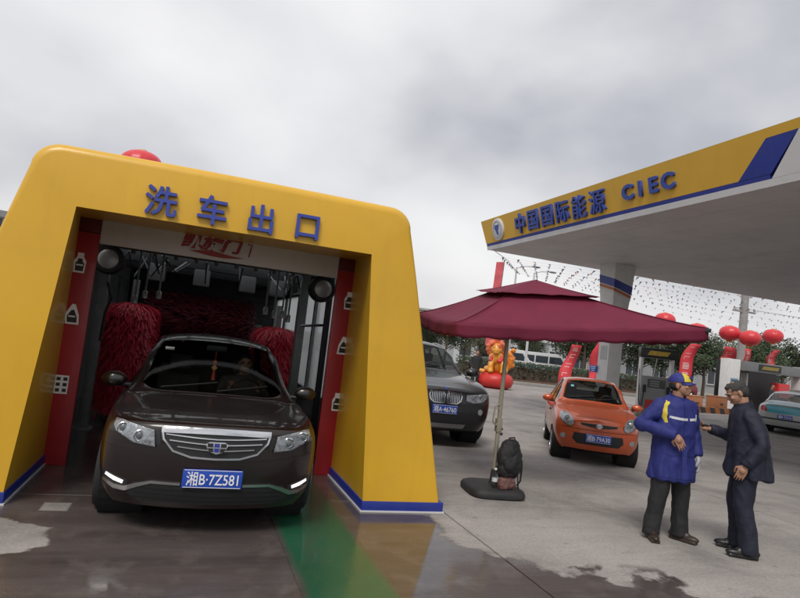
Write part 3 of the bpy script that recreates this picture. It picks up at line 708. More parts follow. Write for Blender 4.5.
# badge: chrome shield split into panes round a blue centre
bd = dec(sedan, bv, 'badge', [(-.085,.72),(-.055,.738),(.055,.738),(.085,.72),(.06,.668),(0,.648),(-.06,.668)], chrome, off=.036, thick=.03)[0]
for px0, px1 in ((-.07,-.028),(-.02,.02),(.028,.07)):
    for z0, z1 in ((.70,.728),(.664,.692)):
        f = .75 if z0 < .69 else 1
        dec(sedan, bv, 'badge_pane', [(px0*f,z0),(px1*f,z0),(px1,z1),(px0,z1)], blue if abs(px0+px1) < .01 else trim_k, off=.039, thick=.006, par=bd)
headlamp(sedan, bv, [(.44,.665),(.60,.680),(.735,.745),(.762,.79),(.752,.828),(.70,.828),(.60,.812),(.46,.785)], [(.56,.735,.046),(.685,.775,.046)])
dec(sedan, bv, 'bumper_crease', strip([(-.80,.64),(-.5,.61),(-.2,.582),(0,.578),(.2,.582),(.5,.61),(.80,.64)], .010), mat('maroon_shadow', (.012,.004,.004), .5, var=0), off=.002, thick=.01)
# lower intake, chrome strip, running lights
dec(sedan, bv, 'lower_intake', [(-.56,.395),(.56,.395),(.60,.30),(.50,.252),(-.50,.252),(-.60,.30)], trim_k, off=.006, thick=.03)
for z in (.29,.325,.36): dec(sedan, bv, 'intake_bar', strip([(-.55,z),(0,z-.004),(.55,z)], .008), liner, off=.012, thick=.012)
dec(sedan, bv, 'lower_trim', strip([(.23,.405),(.44,.405),(.54,.372),(.62,.335),(.70,.338),(.79,.372)], [.018,.02,.03,.036,.034,.022]), chrome, off=.014, thick=.03, both=True)
dec(sedan, bv, 'running_light', strip([(.635,.380),(.70,.395),(.770,.420)], [.024,.028,.020]), drl_m, off=.012, thick=.02, both=True)
dec(sedan, bv, 'lamp_recess', [(.60,.36),(.78,.395),(.79,.45),(.70,.425),(.60,.40)], trim_k, off=.005, thick=.02, both=True)
plate(sedan, bv, 0, .458, '湘B·7Z581')
mirrors(sedan, .84, -.66, .985, mat('mirror_black', (.012,.009,.009), .3, coat=.8))
seam_k = mat('panel_gap', (.006,.005,.005), .7, var=0)
for P in ([(-.76,-1.0),(-.73,-1.35),(-.62,-1.75),(-.52,-2.02)], [(-.40,-.9),(-.36,-1.4),(-.30,-1.95)]):
    for sg in (1,-1):
        w = .007 if P[0][0] < -.6 else .004
        dec(sedan, bv, 'bonnet_gap' if w > .005 else 'bonnet_crease', strip([(sg*a, b_) for a, b_ in P], w), seam_k if w > .005 else maroon, 'top', off=.0015 if w > .005 else .004, thick=.01)
MB().b(-.53,-.44,-.215,-.207,1.29,1.32).build('windscreen_sticker', sticker_w, sedan)
for s_, nm in ((-1,'left'),(1,'right')):
    dec(sedan, bv, 'door_gap', strip([(-.75,.30),(-.80,.6),(-.72,.90)], .008), seam_k, nm, off=.001, thick=.01)
    dec(sedan, bv, 'sill_trim', strip([(-1.05,.24),(.8,.24)], .03), trim_k, nm, off=.003, thick=.012)
# ---- orange city hatchback
orange = mat('orange_paint', (.50,.085,.022), .32, metal=.25, var=.06, coat=.9, dirt=.15, dirtcol=(.25,.08,.04))
st2 = [
 (-1.60, sec((.56,.64,.68,.67,.64,.52,.30,0),(.26,.34,.50,.64,.76,.81,.835,.84))),
 (-1.46, sec((.62,.71,.745,.74,.70,.55,.31,0),(.21,.30,.52,.70,.84,.89,.91,.915))),
 (-1.15, sec((.65,.75,.775,.77,.72,.56,.32,0),(.20,.29,.55,.77,.92,.965,.98,.985))),
 (-.88, sec((.65,.76,.785,.775,.73,.58,.33,0),(.19,.28,.55,.80,.96,1.0,1.015,1.02))),
 (-.76, sec((.65,.76,.785,.775,.73,.62,.35,0),(.19,.28,.55,.81,.975,1.02,1.04,1.045))),
 (-.70, sec((.65,.76,.785,.775,.73,.635,.36,0),(.19,.28,.55,.81,.98,1.035,1.06,1.065))),
 (-.10, sec((.65,.76,.785,.775,.72,.51,.29,0),(.19,.28,.55,.82,.99,1.42,1.46,1.47))),
 (.40, sec((.65,.76,.785,.775,.72,.52,.30,0),(.19,.28,.55,.83,1.0,1.45,1.50,1.51))),
 (1.20, sec((.65,.76,.785,.775,.71,.50,.29,0),(.20,.29,.55,.85,1.02,1.41,1.45,1.46))),
 (1.55, sec((.64,.74,.77,.765,.70,.60,.34,0),(.22,.30,.56,.85,1.01,1.05,1.07,1.075))),
 (1.66, sec((.62,.72,.75,.745,.69,.58,.33,0),(.25,.33,.56,.80,.92,.95,.96,.965))),
 (1.72, sec((.58,.68,.71,.705,.66,.55,.31,0),(.30,.37,.56,.74,.84,.86,.87,.87)))]
fb2 = [.15,.19,.2,.2,.19,.16,.13,.1]
hatch, bo = assemble('hatchback', 'small orange hatchback with round headlamps parked behind the worker in blue', 'car', st2, (fb2, rb_), cr, orange, (-1.12,1.13), .275, .165, .685)
headlamp(hatch, bo, [(.44+.135*math.cos(a), .775+.125*math.sin(a)+.02*math.cos(a)) for a in [2*math.pi*k/18 for k in range(18)]][::1] and [(.55+.125*math.cos(2*math.pi*k/18)*1.0, .765+.105*math.sin(2*math.pi*k/18)+.045*math.cos(2*math.pi*k/18)) for k in range(18)], [(.545,.76,.062)])
g2 = dec(hatch, bo, 'grille', [(-.33,.735),(.33,.735),(.30,.695),(.14,.672),(-.14,.672),(-.30,.695)], trim_k, off=.005, thick=.03)[0]
dec(hatch, bo, 'badge', [(.055*math.cos(2*math.pi*k/14), .705+.042*math.sin(2*math.pi*k/14)) for k in range(14)], chrome, off=.02, thick=.02, par=None)
dec(hatch, bo, 'lower_intake', [(-.42,.55),(.42,.55),(.44,.44),(.36,.36),(-.36,.36),(-.44,.44)], trim_k, off=.006, thick=.03)
for sg in (1,-1):
    dec(hatch, bo, 'fog_lamp', [(sg*.60+.05*math.cos(2*math.pi*k/12), .46+.045*math.sin(2*math.pi*k/12)) for k in range(12)], refl_m, off=.006, thick=.02)
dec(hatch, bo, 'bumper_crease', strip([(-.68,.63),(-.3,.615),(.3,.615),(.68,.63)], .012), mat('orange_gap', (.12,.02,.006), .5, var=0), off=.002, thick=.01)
plate(hatch, bo, 0, .485, '湘B·79A30')
mirrors(hatch, .76, -.50, 1.03, orange, .95)
MB().b(-.42,-.36,-.365,-.357,1.30,1.34).build('windscreen_sticker', mat('sticker_cyan', (.25,.6,.65), .5), hatch)
for P in ([(-.61,-.74),(-.58,-1.1),(-.5,-1.5)],):
    for sg in (1,-1): dec(hatch, bo, 'bonnet_gap', strip([(sg*a, b_) for a, b_ in P], .007), mat('orange_gap', (.12,.02,.006), .5, var=0), 'top', off=.0015, thick=.01)
# ---- dark SUV
suvp = mat('graphite_paint', (.009,.010,.012), .3, metal=.0, var=.08, coat=.5, dirt=.2, dirtcol=(.10,.09,.08))
st3 = [
 (-2.28, sec((.70,.80,.84,.83,.78,.60,.34,0),(.30,.42,.66,.82,.94,.985,1.0,1.005))),
 (-2.06, sec((.78,.90,.935,.925,.86,.64,.36,0),(.26,.38,.68,.90,1.02,1.06,1.075,1.08))),
 (-1.50, sec((.80,.93,.965,.955,.88,.66,.37,0),(.25,.36,.70,.95,1.08,1.12,1.135,1.14))),
 (-1.05, sec((.80,.93,.965,.955,.885,.68,.38,0),(.24,.36,.70,.98,1.11,1.15,1.165,1.17))),
 (-.90, sec((.80,.93,.965,.955,.885,.72,.39,0),(.24,.36,.70,.99,1.12,1.165,1.185,1.19))),
 (-.83, sec((.80,.93,.965,.955,.885,.74,.40,0),(.24,.36,.70,.99,1.125,1.18,1.205,1.21))),
 (-.12, sec((.80,.93,.965,.955,.875,.61,.35,0),(.24,.36,.70,1.0,1.14,1.62,1.68,1.70))),
 (.60, sec((.80,.93,.965,.955,.875,.63,.36,0),(.24,.36,.70,1.01,1.15,1.67,1.74,1.76))),
 (1.65, sec((.80,.93,.965,.955,.865,.61,.35,0),(.25,.37,.70,1.03,1.18,1.62,1.69,1.71))),
 (2.12, sec((.78,.90,.94,.935,.85,.73,.41,0),(.28,.39,.70,1.02,1.16,1.22,1.24,1.245))),
 (2.30, sec((.74,.86,.90,.895,.83,.69,.39,0),(.32,.42,.70,.94,1.04,1.07,1.08,1.085))),
 (2.36, sec((.68,.80,.84,.835,.79,.65,.37,0),(.38,.47,.70,.86,.94,.96,.97,.97)))]
suv, bs = assemble('suv', 'dark grey sport utility vehicle parked behind the right portal leg', 'car', st3, ([.16,.19,.20,.19,.17,.14,.11,.08], rb_), cr, suvp, (-1.45,1.48), .375, .25, .83)
for sg in (1,-1):
    pl = [(.028,.74),(.20,.74),(.265,.79),(.28,.87),(.25,.925),(.16,.945),(.05,.935),(.022,.87)]; pl = pl if sg > 0 else mirror(pl)
    gk = dec(suv, bs, 'kidney_grille', pl, trim_k, off=.008, thick=.03)[0]
    for a, b_ in zip(pl, pl[1:]+pl[:1]): dec(suv, bs, 'grille_frame', strip([a, b_], .018), chrome, off=.026, thick=.03, par=gk)
    for k in range(7):
        x = sg*(.055+k*.030); dec(suv, bs, 'grille_bar', strip([(x,.755),(x,.925)], .010), chrome, off=.018, thick=.02, par=gk)
headlamp(suv, bs, [(.36,.80),(.50,.765),(.66,.785),(.79,.86),(.80,.925),(.68,.925),(.50,.905),(.37,.895)], [(.50,.84,.055),(.64,.865,.05)])
dec(suv, bs, 'lower_intake', [(-.62,.60),(.62,.60),(.66,.50),(.58,.42),(-.58,.42),(-.66,.50)], trim_k, off=.006, thick=.03)
dec(suv, bs, 'fog_lamp', [(.66+.05*math.cos(2*math.pi*k/12), .62+.05*math.sin(2*math.pi*k/12)) for k in range(12)], refl_m, off=.008, thick=.02, both=True)
dec(suv, bs, 'badge', [(.035*math.cos(2*math.pi*k/12), .985+.03*math.sin(2*math.pi*k/12)) for k in range(12)], blue, off=.008, thick=.02)
dec(suv, bs, 'skid_plate', [(-.4,.40),(.4,.40),(.36,.33),(-.36,.33)], alloy, off=.006, thick=.02)
plate(suv, bs, 0, .635, '湘A·46760')
mirrors(suv, .95, -.62, 1.2, suvp, 1.15)
for sg in (-1,1): MB().tube([(sg*.58,.0,1.60),(sg*.60,.1,1.655),(sg*.61,.7,1.70),(sg*.60,1.45,1.655),(sg*.58,1.55,1.60)], .016, 8).build('roof_bar', alloy, suv)
# ---- cyan and silver taxi seen from behind
silver = mat('silver_paint', (.42,.44,.44), .3, metal=.5, var=.06, coat=.8, dirt=.2)
cyan = mat('cyan_paint', (.06,.36,.46), .35, metal=.1, var=.05, coat=.8)
import copy as _c
st4 = _c.deepcopy(st)
taxi, bt = assemble('taxi', 'silver and cyan taxi seen from behind at the edge of the forecourt', 'car', st4, (fb, [.10,.13,.14,.13,.11,.09,.06,.04]), cr, silver, (-1.445,1.205), .315, .205, .775)
dec(taxi, bt, 'boot_panel', [(-.52,.70),(.52,.70),(.60,.80),(.60,.95),(-.60,.95),(-.60,.80)], cyan, 'rear', off=.004, thick=.015)
dec(taxi, bt, 'boot_lid', [(-.60,1.80),(.60,1.80),(.55,2.22),(-.55,2.22)], cyan, 'top', off=.004, thick=.012)
for sg in (1,-1):
    pl = [(.53,.72),(.72,.74),(.76,.86),(.70,.93),(.58,.90)]; pl = pl if sg > 0 else mirror(pl)
    dec(taxi, bt, 'tail_lamp', pl, redlens, 'rear', off=.008, thick=.03)
dec(taxi, bt, 'bumper_strip', strip([(-.76,.50),(0,.50),(.76,.50)], .05), trim_k, 'rear', off=.004, thick=.02)
plate(taxi, bt, 0, .60, '湘B·T2316', side='rear')
mirrors(taxi, .86, -.60, 1.0, silver)
for s_ in ('left','right'): dec(taxi, bt, 'door_band', strip([(-1.9,.62),(1.9,.66)], .22), cyan, s_, off=.003, thick=.012)
MB().b(-.2,.2,.30,.46,1.452,1.56).build('roof_sign', mat('taxi_sign', (.7,.7,.6), .5), taxi, bevel=.03)
for P in ([(-.70,-.9),(-.66,-1.4),(-.55,-2.05)],):
    for sg in (1,-1): dec(suv, bs, 'bonnet_gap', strip([(sg*a, b_) for a, b_ in P], .008), seam_k, 'top', off=.0015, thick=.01)
for car_, bb, ys_ in ((sedan, bv, (.30,)), (hatch, bo, (-.62,.42)), (suv, bs, (-.72,.40)), (taxi, bt, (.30,-.78))):
    for nm in ('left','right'):
        for y_ in ys_: dec(car_, bb, 'door_gap', strip([(y_,.34),(y_-.02,.6),(y_,.86)], .008), seam_k, nm, off=.001, thick=.01)
        dec(car_, bb, 'door_handle', strip([(ys_[0]+.30,.80),(ys_[0]+.46,.805)], .03), chrome if car_ is sedan else trim_k, nm, off=.02, thick=.03)
# positions: car faces its local -Y
def face(o, x, y, dx, dy):
    o.location = (x, y, 0); o.rotation_euler = (0, 0, math.atan2(dx, -dy))
def heading(o, nose_xy, f, L):          # nose point and facing direction
    f = Vector(f).normalized(); c = Vector(nose_xy)-f*L; face(o, c.x, c.y, f.x, f.y)
heading(hatch, (6.44, 8.17), (-.50,-.866), 1.75); hatch.scale = (.92,.92,.92)
heading(suv, (4.12, 9.2), (-.12,-.99), 2.42)
face(taxi, 21.3, 16.2, .86, .50)
# far parked car behind the pumps
par2 = copy_tree(hatch); par2['label'] = 'maroon hatchback parked far off behind the hedge'; face(par2, 33.0, 34.5, -.9, .25)
for ch in par2.children:
    if ch.name.split('.')[0] in ('body',):
        ch.data = ch.data.copy(); ch.data.materials.clear(); ch.data.materials.append(mat('dull_red_paint', (.16,.015,.02), .35, coat=.8))
# charm hanging in the saloon and the driver
charm = thing('hanging_charm', 'red knotted charm hanging from the mirror of the maroon sedan', 'charm', (CARX, CARY-.10, 1.0))
cm = mat('charm_red', (.75,.10,.05), .55, var=.1)
MB().cone((0,0,.31),(0,0,.2),.003,.003,6).build('cord', cm, charm)
MB().ell((0,0,.19),(.022,.016,.024),10,8).build('knot', cm, charm, smooth=60)
MB().prism([(-.035,0),(0,.035),(.035,0),(0,-.035)], (0,-.008,.13), (1,0,0), (0,0,1), (0,.016,0)).build('pendant', mat('charm_gold', (.8,.35,.12), .4), charm, bevel=.004)
MB().cone((0,0,.10),(0,0,-.005),.012,.024,10).build('tassel', cm, charm)
# ---------------------------------------------------------------- people
skin = mat('skin', (.36,.19,.125), .5, var=.1, scale=18)
hair_m = mat('black_hair', (.012,.011,.011), .55, var=.3, scale=60, bump=.5, bscale=160)
def V3(*a): return Vector(a)
def hand(mb, wrist, d, nrm, side, curl=.5, hold=False):
    """palm + five fingers; d: pointing direction, nrm: palm normal (towards the grip), side: which way the thumb leaves"""
    d, nrm = Vector(d).normalized(), Vector(nrm).normalized(); nrm = (nrm-d*nrm.dot(d)).normalized(); s = d.cross(nrm).normalized()*side; w = Vector(wrist)
    for k in range(4):
        o = s*(.031-.021*k)
        mb.tube([w+o*.55, w+o+d*.045, w+o*1.05+d*.085], [.015,.0130,.0098], 8)
        L = (.068,.078,.073,.058)[k]; p = w+o*1.05+d*.085; dirn = d.copy(); seg = [p]
        for j in range(3):
            a = curl*(.35,.75,.65)[j]*(1+.12*k); dirn = (dirn*math.cos(a)+nrm*math.sin(a)).normalized(); p = p+dirn*L*(.44,.32,.24)[j]; seg.append(p)
        mb.tube(seg, [.0088,.0080,.0074,.0055], 8)
    b = w+s*.026+d*.02; t1 = b+(s*.75+d*.55+nrm*.35).normalized()*.042; t2 = t1+(d*.8+nrm*(.6 if hold else .35)-s*.1).normalized()*.034; t3 = t2+(d*.8+nrm*(.7 if hold else .2)-s*.25).normalized()*.024
    mb.tube([w+s*.008, b, t1, t2, t3], [.016,.015,.0115,.0105,.0075], 8)
    mb.ell(w+d*.045, (.034,.034,.034), 10, 8)
def head_geo(mb, c, M):
    P = lambda x, y, z: c+M@V3(x, y, z)
    q = M.to_euler()
    mb.ell(P(0,.012,.028), (.074,.094,.086), 16, 12, q); mb.ell(P(0,-.022,-.03), (.062,.072,.078), 16, 12, q)
    mb.ell(P(0,-.045,-.078), (.040,.040,.030), 12, 8, q); mb.ell(P(0,-.062,.022), (.052,.03,.018), 12, 8, q)
    mb.tube([P(0,-.085,.012), P(0,-.104,-.022), P(0,-.088,-.032)], [.009,.0145,.011], 8)
    for s in (-1, 1):
        mb.ell(P(s*.076,.012,-.008), (.010,.020,.032), 10, 8, q); mb.ell(P(s*.040,-.066,-.022), (.022,.02,.02), 10, 8, q)
    mb.ell(P(0,-.086,-.058), (.024,.012,.008), 10, 6, q); mb.ell(P(0,-.083,-.070), (.020,.012,.008), 10, 6, q)
def face_parts(t, c, M, name='eye'):
    for s in (-1, 1):
        o = MB().ell(c+M@V3(s*.032,-.083,.002), (.013,.007,.0065), 10, 8, M.to_euler()).build('eye', mat('eye_dark', (.02,.015,.012), .3, var=0), t, smooth=60)
        MB().tube([c+M@V3(s*.016,-.0935,.022), c+M@V3(s*.034,-.091,.027), c+M@V3(s*.052,-.078,.021)], [.004,.005,.003], 6).build('eyebrow', hair_m, t)
    MB().tube([c+M@V3(-.022,-.094,-.064), c+M@V3(0,-.0985,-.0645), c+M@V3(.022,-.094,-.064)], .0028, 6).build('lips', mat('lips', (.22,.07,.06), .5), t)
def ring(c, rx, ry, z, n=20, p=2.3, tilt=0):
    return [V3(c[0]+rx*math.copysign(abs(math.cos(a))**(2/p), math.cos(a)), c[1]+ry*math.copysign(abs(math.sin(a))**(2/p), math.sin(a)), z+tilt*math.sin(a)) for a in [2*math.pi*k/n for k in range(n)]]
def wrinkle(me, amp, sc=(9,9,4), seed=0, fold=0):
    nr = [v.normal.copy() for v in me.vertices]
    for v, n in zip(me.vertices, nr):
        p = V3(v.co.x*sc[0], v.co.y*sc[1], v.co.z*sc[2])+V3(seed,seed,seed)
        a = noise.noise(p)+.5*noise.noise(p*2.1); b_ = abs(noise.noise(p*1.3+V3(7,3,1)))
        v.co += n*amp*(a+.8-1.8*b_)
def shoe(par, x, y, rz, M, L=.27, name='shoe'):
    mb = MB(); Mz = Euler((0,0,rz)).to_matrix()
    def T(p): return V3(x,y,0)+Mz@V3(*p)
    mb.ell(T((0,-.09,.042)), (.046,.095,.034), 16, 10, (0,0,rz)); mb.ell(T((0,.05,.05)), (.040,.075,.042), 16, 10, (0,0,rz)); mb.ell(T((0,-.015,.058)), (.042,.09,.045), 16, 10, (0,0,rz))
    mb.add([T(p) for p in ((-.042,-.16,0),(.042,-.16,0),(.046,-.08,0),(.040,.10,0),(-.040,.10,0),(-.046,-.08,0),(-.042,-.16,.025),(.042,-.16,.025),(.046,-.08,.025),(.040,.10,.03),(-.040,.10,.03),(-.046,-.08,.025))], [(5,4,3,2,1,0),(6,7,8,9,10,11)]+[(i,(i+1)%6,6+(i+1)%6,6+i) for i in range(6)])
    return ob(name, remesh(mb, .006, 4), M, par)
def person(name, label, loc, rz, J, M, opt):
    t = thing(name, label, 'person', loc, rz); hc = V3(*J['head']); HM = Euler((J['hp'], J.get('hr',0), J['hy']), 'XYZ').to_matrix() if False else (Euler((0,0,J['hy'])).to_matrix()@Euler((-J['hp'],0,0)).to_matrix())
    # body: one continuous surface from the feet to the fingertips
    b = MB(); S = lambda k: V3(*J[k])
    b.loft([ring((0,J.get('lean',0)*f), rx, ry, z) for rx, ry, z, f in ((.13,.10,.80,0),(.155,.115,.90,0),(.14,.105,1.05,.3),(.165,.115,1.22,.7),(.17,.10,1.34,1.0),(.08,.07,1.40,1.1))])
    b.tube([V3(0,J.get('lean',0)+.01,1.34), hc+HM@V3(0,.02,-.06)], [.062,.056], 12)
    for sd in ('l', 'r'):
        b.tube([S('sh_'+sd), S('el_'+sd), S('wr_'+sd)], [.052,.042,.029], 10); b.ell(S('el_'+sd), (.043,.043,.043), 10, 8); b.ell(S('sh_'+sd), (.06,.06,.06), 10, 8)
        b.tube([S('hip_'+sd), S('kn_'+sd), S('an_'+sd)], [.085,.06,.042], 12); b.ell(S('kn_'+sd), (.06,.06,.06), 10, 8)
        fa = Euler((0,0,J.get('ft_'+sd,0))).to_matrix(); b.tube([S('an_'+sd), S('an_'+sd)+fa@V3(0,-.04,-.04), S('an_'+sd)+fa@V3(0,-.12,-.05)], [.035,.026,.018], 10)
        h = J['hand_'+sd]; hand(b, S('wr_'+sd), h[0], h[1], h[2], h[3], h[4] if len(h) > 4 else False)
    head_geo(b, hc, HM)
    body = ob('body', remesh(b, opt.get('vox', .0046), 2, .5), M['skin'], t)
    face_parts(body, hc, HM)
    # trousers
    q = MB()
    q.loft([ring((0,0), rx, ry, z) for rx, ry, z in ((.15,.115,.76),(.17,.13,.86),(.165,.125,.98))])
    for sd in ('l', 'r'):
        a = S('an_'+sd)
        q.tube([S('hip_'+sd)+V3(0,0,.03), S('hip_'+sd).lerp(S('kn_'+sd), .5), S('kn_'+sd), S('kn_'+sd).lerp(a, .6)+V3(0,.012,0), a+V3(0,0,.01), a+V3(0,0,-.045)], [.105,.096,.083,.078,.082,.085], 16)
    me = remesh(q, .011, 14); wrinkle(me, .008, (10,10,5), 3); wrinkle(me, .0015, (9,9,20), 6); me.shade_smooth(); ob('trousers', me, M['trousers'], t)
    for sd in ('l', 'r'):
        a = S('an_'+sd); shoe(t, a.x, a.y-.02, J.get('ft_'+sd, 0), M['shoe'])
    # coat
    q = MB(); q.loft([ring((cx, cy), rx, ry, z, 24, 2.4) for cx, cy, rx, ry, z in opt['coat']])
    for sd in ('l', 'r'):
        r0, r1, r2 = opt['sleeve']; wv = S('wr_'+sd); el = S('el_'+sd)
        q.tube([S('sh_'+sd), S('sh_'+sd).lerp(el, .5), el, el.lerp(wv, .5), wv+(el-wv).normalized()*.0], [r0, (r0+r1)/2, r1, (r1+r2)/2, r2], 14); q.ell(S('sh_'+sd), (r0*1.02,)*3, 12, 8); q.ell(el, (r1*1.02,)*3, 12, 8)
    me = remesh(q, .010, 24); wrinkle(me, opt.get('wr', .007)*1.25, opt.get('wsc', (8,8,5)), 11); wrinkle(me, .0018, (15,15,22), 4)
    nr_ = [v.normal.copy() for v in me.vertices]; z0_ = opt['coat'][0][4]
    for v, n_ in zip(me.vertices, nr_):
        if abs(v.co.x) < .235 and v.co.z < z0_+.45:
            th_ = math.atan2(v.co.y, v.co.x); k_ = (1-(v.co.z-z0_)/.45)
            v.co += n_*.011*k_*math.sin(9*th_+2.5*noise.noise(V3(v.co.x*4,v.co.y*4,v.co.z*3)))
    # the coat stays open at the bottom and at the cuffs' ends: lift the hem's underside
    me.shade_smooth(); coat = ob('coat', me, M['coat'], t); bv_ = bvh_of(me)
    col = MB(); nb = V3(0, J.get('lean',0)*1.05, 1.415); rr = []
    for k in range(16):
        a = 2*math.pi*k/16; rr.append((math.cos(a), math.sin(a)))
    col.loft([[nb+V3(cx*r+0, sy*r*1.05+oy, z-.028*(-sy)) for cx, sy in rr] for r, z, oy in ((.090,-.045,0),(.082,.0,-.004),(.076,.035,-.01),(.066,.030,-.01),(.068,-.03,0))], cap=False)
    col.build('collar', M['coat'], coat, smooth=60)
    return t, coat, bv_, hc, HM, body
# worker in the blue coat
w_coat = mat('royal_blue_coat', (.014,.021,.155), .72, var=.10, scale=7, bump=.15, bscale=220)
w_trous = mat('black_trousers', (.016,.016,.018), .8, var=.15); w_shoe = mat('brown_shoe', (.035,.022,.018), .45, var=.1)
J = dict(head=(.01,-.035,1.545), hy=R(38), hp=R(6), lean=-.01,
 sh_r=(-.175,0,1.325), el_r=(-.335,.055,1.115), wr_r=(-.13,-.205,1.055), hand_r=((.45,-.25,-.85),(.35,.6,-.2),-1,.35),
 sh_l=(.175,0,1.325), el_l=(.255,.045,1.075), wr_l=(.255,-.05,.845), hand_l=((.02,-.12,-1),(-.9,.25,0),-1,.35),
 hip_r=(-.088,0,.86), kn_r=(-.125,-.015,.47), an_r=(-.155,.02,.085), hip_l=(.088,0,.86), kn_l=(.125,-.02,.47), an_l=(.165,.01,.085), ft_r=R(-22), ft_l=R(30))
wl = gnd(665, 539)
worker, wcoat, wb, hc, HM, wbody = person('person', 'person in a royal blue coat and blue and yellow cap with hand at waist', (wl.x, wl.y, 0), R(-6), J,
 dict(skin=skin, trousers=w_trous, shoe=w_shoe, coat=w_coat),
 dict(coat=[(0,0,.235,.17,.60),(0,0,.232,.168,.66),(0,0,.215,.158,.82),(0,0,.205,.152,1.0),(0,-.005,.205,.150,1.15),(0,-.008,.20,.140,1.28),(0,-.01,.165,.110,1.37),(0,-.01,.09,.075,1.42)], sleeve=(.074,.070,.056), wr=.008))
yl = mat('yellow_trim', (.62,.48,.04), .6, var=.05); rflx = mat('reflective_tape', (.55,.57,.60), .45, var=.05)
decal(wb, strip([(-.155,1.225),(-.05,1.215),(.03,1.215)], .024), 'front', .003, .012, .03).build('chest_band', rflx, wcoat, smooth=40)
decal(wb, strip([(.055,1.215),(.10,1.22),(.15,1.225)], .024), 'front', .003, .012, .03).build('chest_band', rflx, wcoat, smooth=40)
decal(wb, strip([(.135,1.20),(.14,1.27)], .012), 'front', .004, .012, .03).build('pen', rflx, wcoat)
decal(wb, strip([(-.172,1.165),(-.186,1.22),(-.186,1.28),(-.172,1.335),(-.14,1.375)], [.020,.030,.034,.032,.022]), 'front', .003, .014, .02).build('shoulder_trim', yl, wcoat, smooth=60)
decal(wb, strip([(-.01,1.36),(-.012,1.0),(-.01,.64)], .008), 'front', .002, .008, .04).build('coat_placket', mat('dark_blue_seam', (.006,.008,.06), .7, var=0), wcoat, smooth=40)
for sg in (-1,1): decal(wb, [(sg*.12-.065,.905),(sg*.12+.065,.905),(sg*.12+.062,.86),(sg*.12,.85),(sg*.12-.062,.86)], 'front', .006, .014, .03).build('pocket_flap', w_coat, wcoat, smooth=40)
decal(wb, strip([(-.20,.635),(0,.63),(.20,.635)], .004), 'front', .002, .008, .04).build('hem_stitch', mat('dark_blue_seam', (.006,.008,.06), .7, var=0), wcoat)
# cap: blue crown, yellow front panel, brim
cp = MB(); P = lambda x, y, z: hc+HM@V3(x,y,z)
cr_ = []
for i in range(8):
    a = math.pi/2*i/7; cr_.append([P(.088*math.cos(a*.98)*math.cos(2*math.pi*k/24), .014+.108*math.cos(a*.98)*math.sin(2*math.pi*k/24), .032+.092*math.sin(a)) for k in range(24)])
cap_o = MB().loft(cr_).build('cap', mat('cap_blue', (.015,.022,.18), .65), worker, smooth=50)
fr = []
for i in range(6):
    a = math.pi/2*(i/7); fr.append([P(.0905*math.cos(a*.98)*math.cos(b_), .014+.1105*math.cos(a*.98)*math.sin(b_), .033+.0945*math.sin(a)) for b_ in [R(-90-52+104*k/8) for k in range(9)]])
n9 = 9; MB().add([p for r in fr for p in r], [(i*n9+k,i*n9+k+1,(i+1)*n9+k+1,(i+1)*n9+k) for i in range(5) for k in range(8)]).build('cap_front', yl, cap_o, smooth=60)
br = [[P(.074*math.sin(a)*(1-.15*f), -.085*(math.cos(a))**.6-.075*f*math.cos(a)+.012, .036-.022*f+.012*abs(math.sin(a))*0-.010*math.sin(a)**2) for a in [R(-80+160*k/12) for k in range(13)]] for f in (0,.5,1)]
bv2 = [[p+HM@V3(0,0,-.006) for p in r] for r in br]; s = MB(); n13 = 13
for R_ in (br, bv2): s.add([p for r in R_ for p in r], [(i*n13+k,i*n13+k+1,(i+1)*n13+k+1,(i+1)*n13+k) for i in range(2) for k in range(12)])
s.build('cap_brim', mat('cap_blue', (.015,.022,.18), .65), cap_o, smooth=60)
MB().box(P(0,-.102,.075), (.045,.006,.022)).build('cap_emblem', mat('cap_emblem', (.03,.04,.22), .6), cap_o)
hb = MB(); hb.ell(P(0,.030,-.005), (.076,.086,.055), 16, 10, HM.to_euler()); hb.build('hair', hair_m, worker, smooth=60)
# work glove on the hanging hand
gm = MB(); hand(gm, V3(*J['wr_l']), (.02,-.12,-1), (-.9,.25,0), -1, .35)
me = remesh(gm, .006, 2); nr = [v.normal.copy() for v in me.vertices]
for v, q in zip(me.vertices, nr): v.co += q*.007
ob('glove', me, mat('grey_glove', (.38,.39,.42), .8, var=.1, bump=.3, bscale=200), worker)
# man with the phone
m_coat = mat('navy_jacket', (.0085,.010,.027), .7, var=.12, scale=7, bump=.12, bscale=220); m_trous = mat('navy_trousers', (.009,.011,.026), .75, var=.12); m_shoe = mat('black_shoe', (.01,.01,.01), .35)
J2 = dict(head=(0,-.125,1.535), hy=R(6), hp=R(-34), lean=-.05,
 sh_r=(-.165,-.04,1.32), el_r=(-.235,-.06,1.085), wr_r=(-.16,-.315,1.135), hand_r=((.25,-1,.10),(.25,.0,1),1,.75,True),
 sh_l=(.165,-.02,1.32), el_l=(.235,.085,1.075), wr_l=(.245,-.055,.86), hand_l=((-.05,-.35,-.95),(-1,.1,0),-1,.45),
 hip_r=(-.085,0,.86), kn_r=(-.10,-.04,.47), an_r=(-.13,.0,.085), hip_l=(.085,0,.86), kn_l=(.11,-.02,.47), an_l=(.14,.05,.085), ft_r=R(-6), ft_l=R(8))
ml = gnd(739, 553)
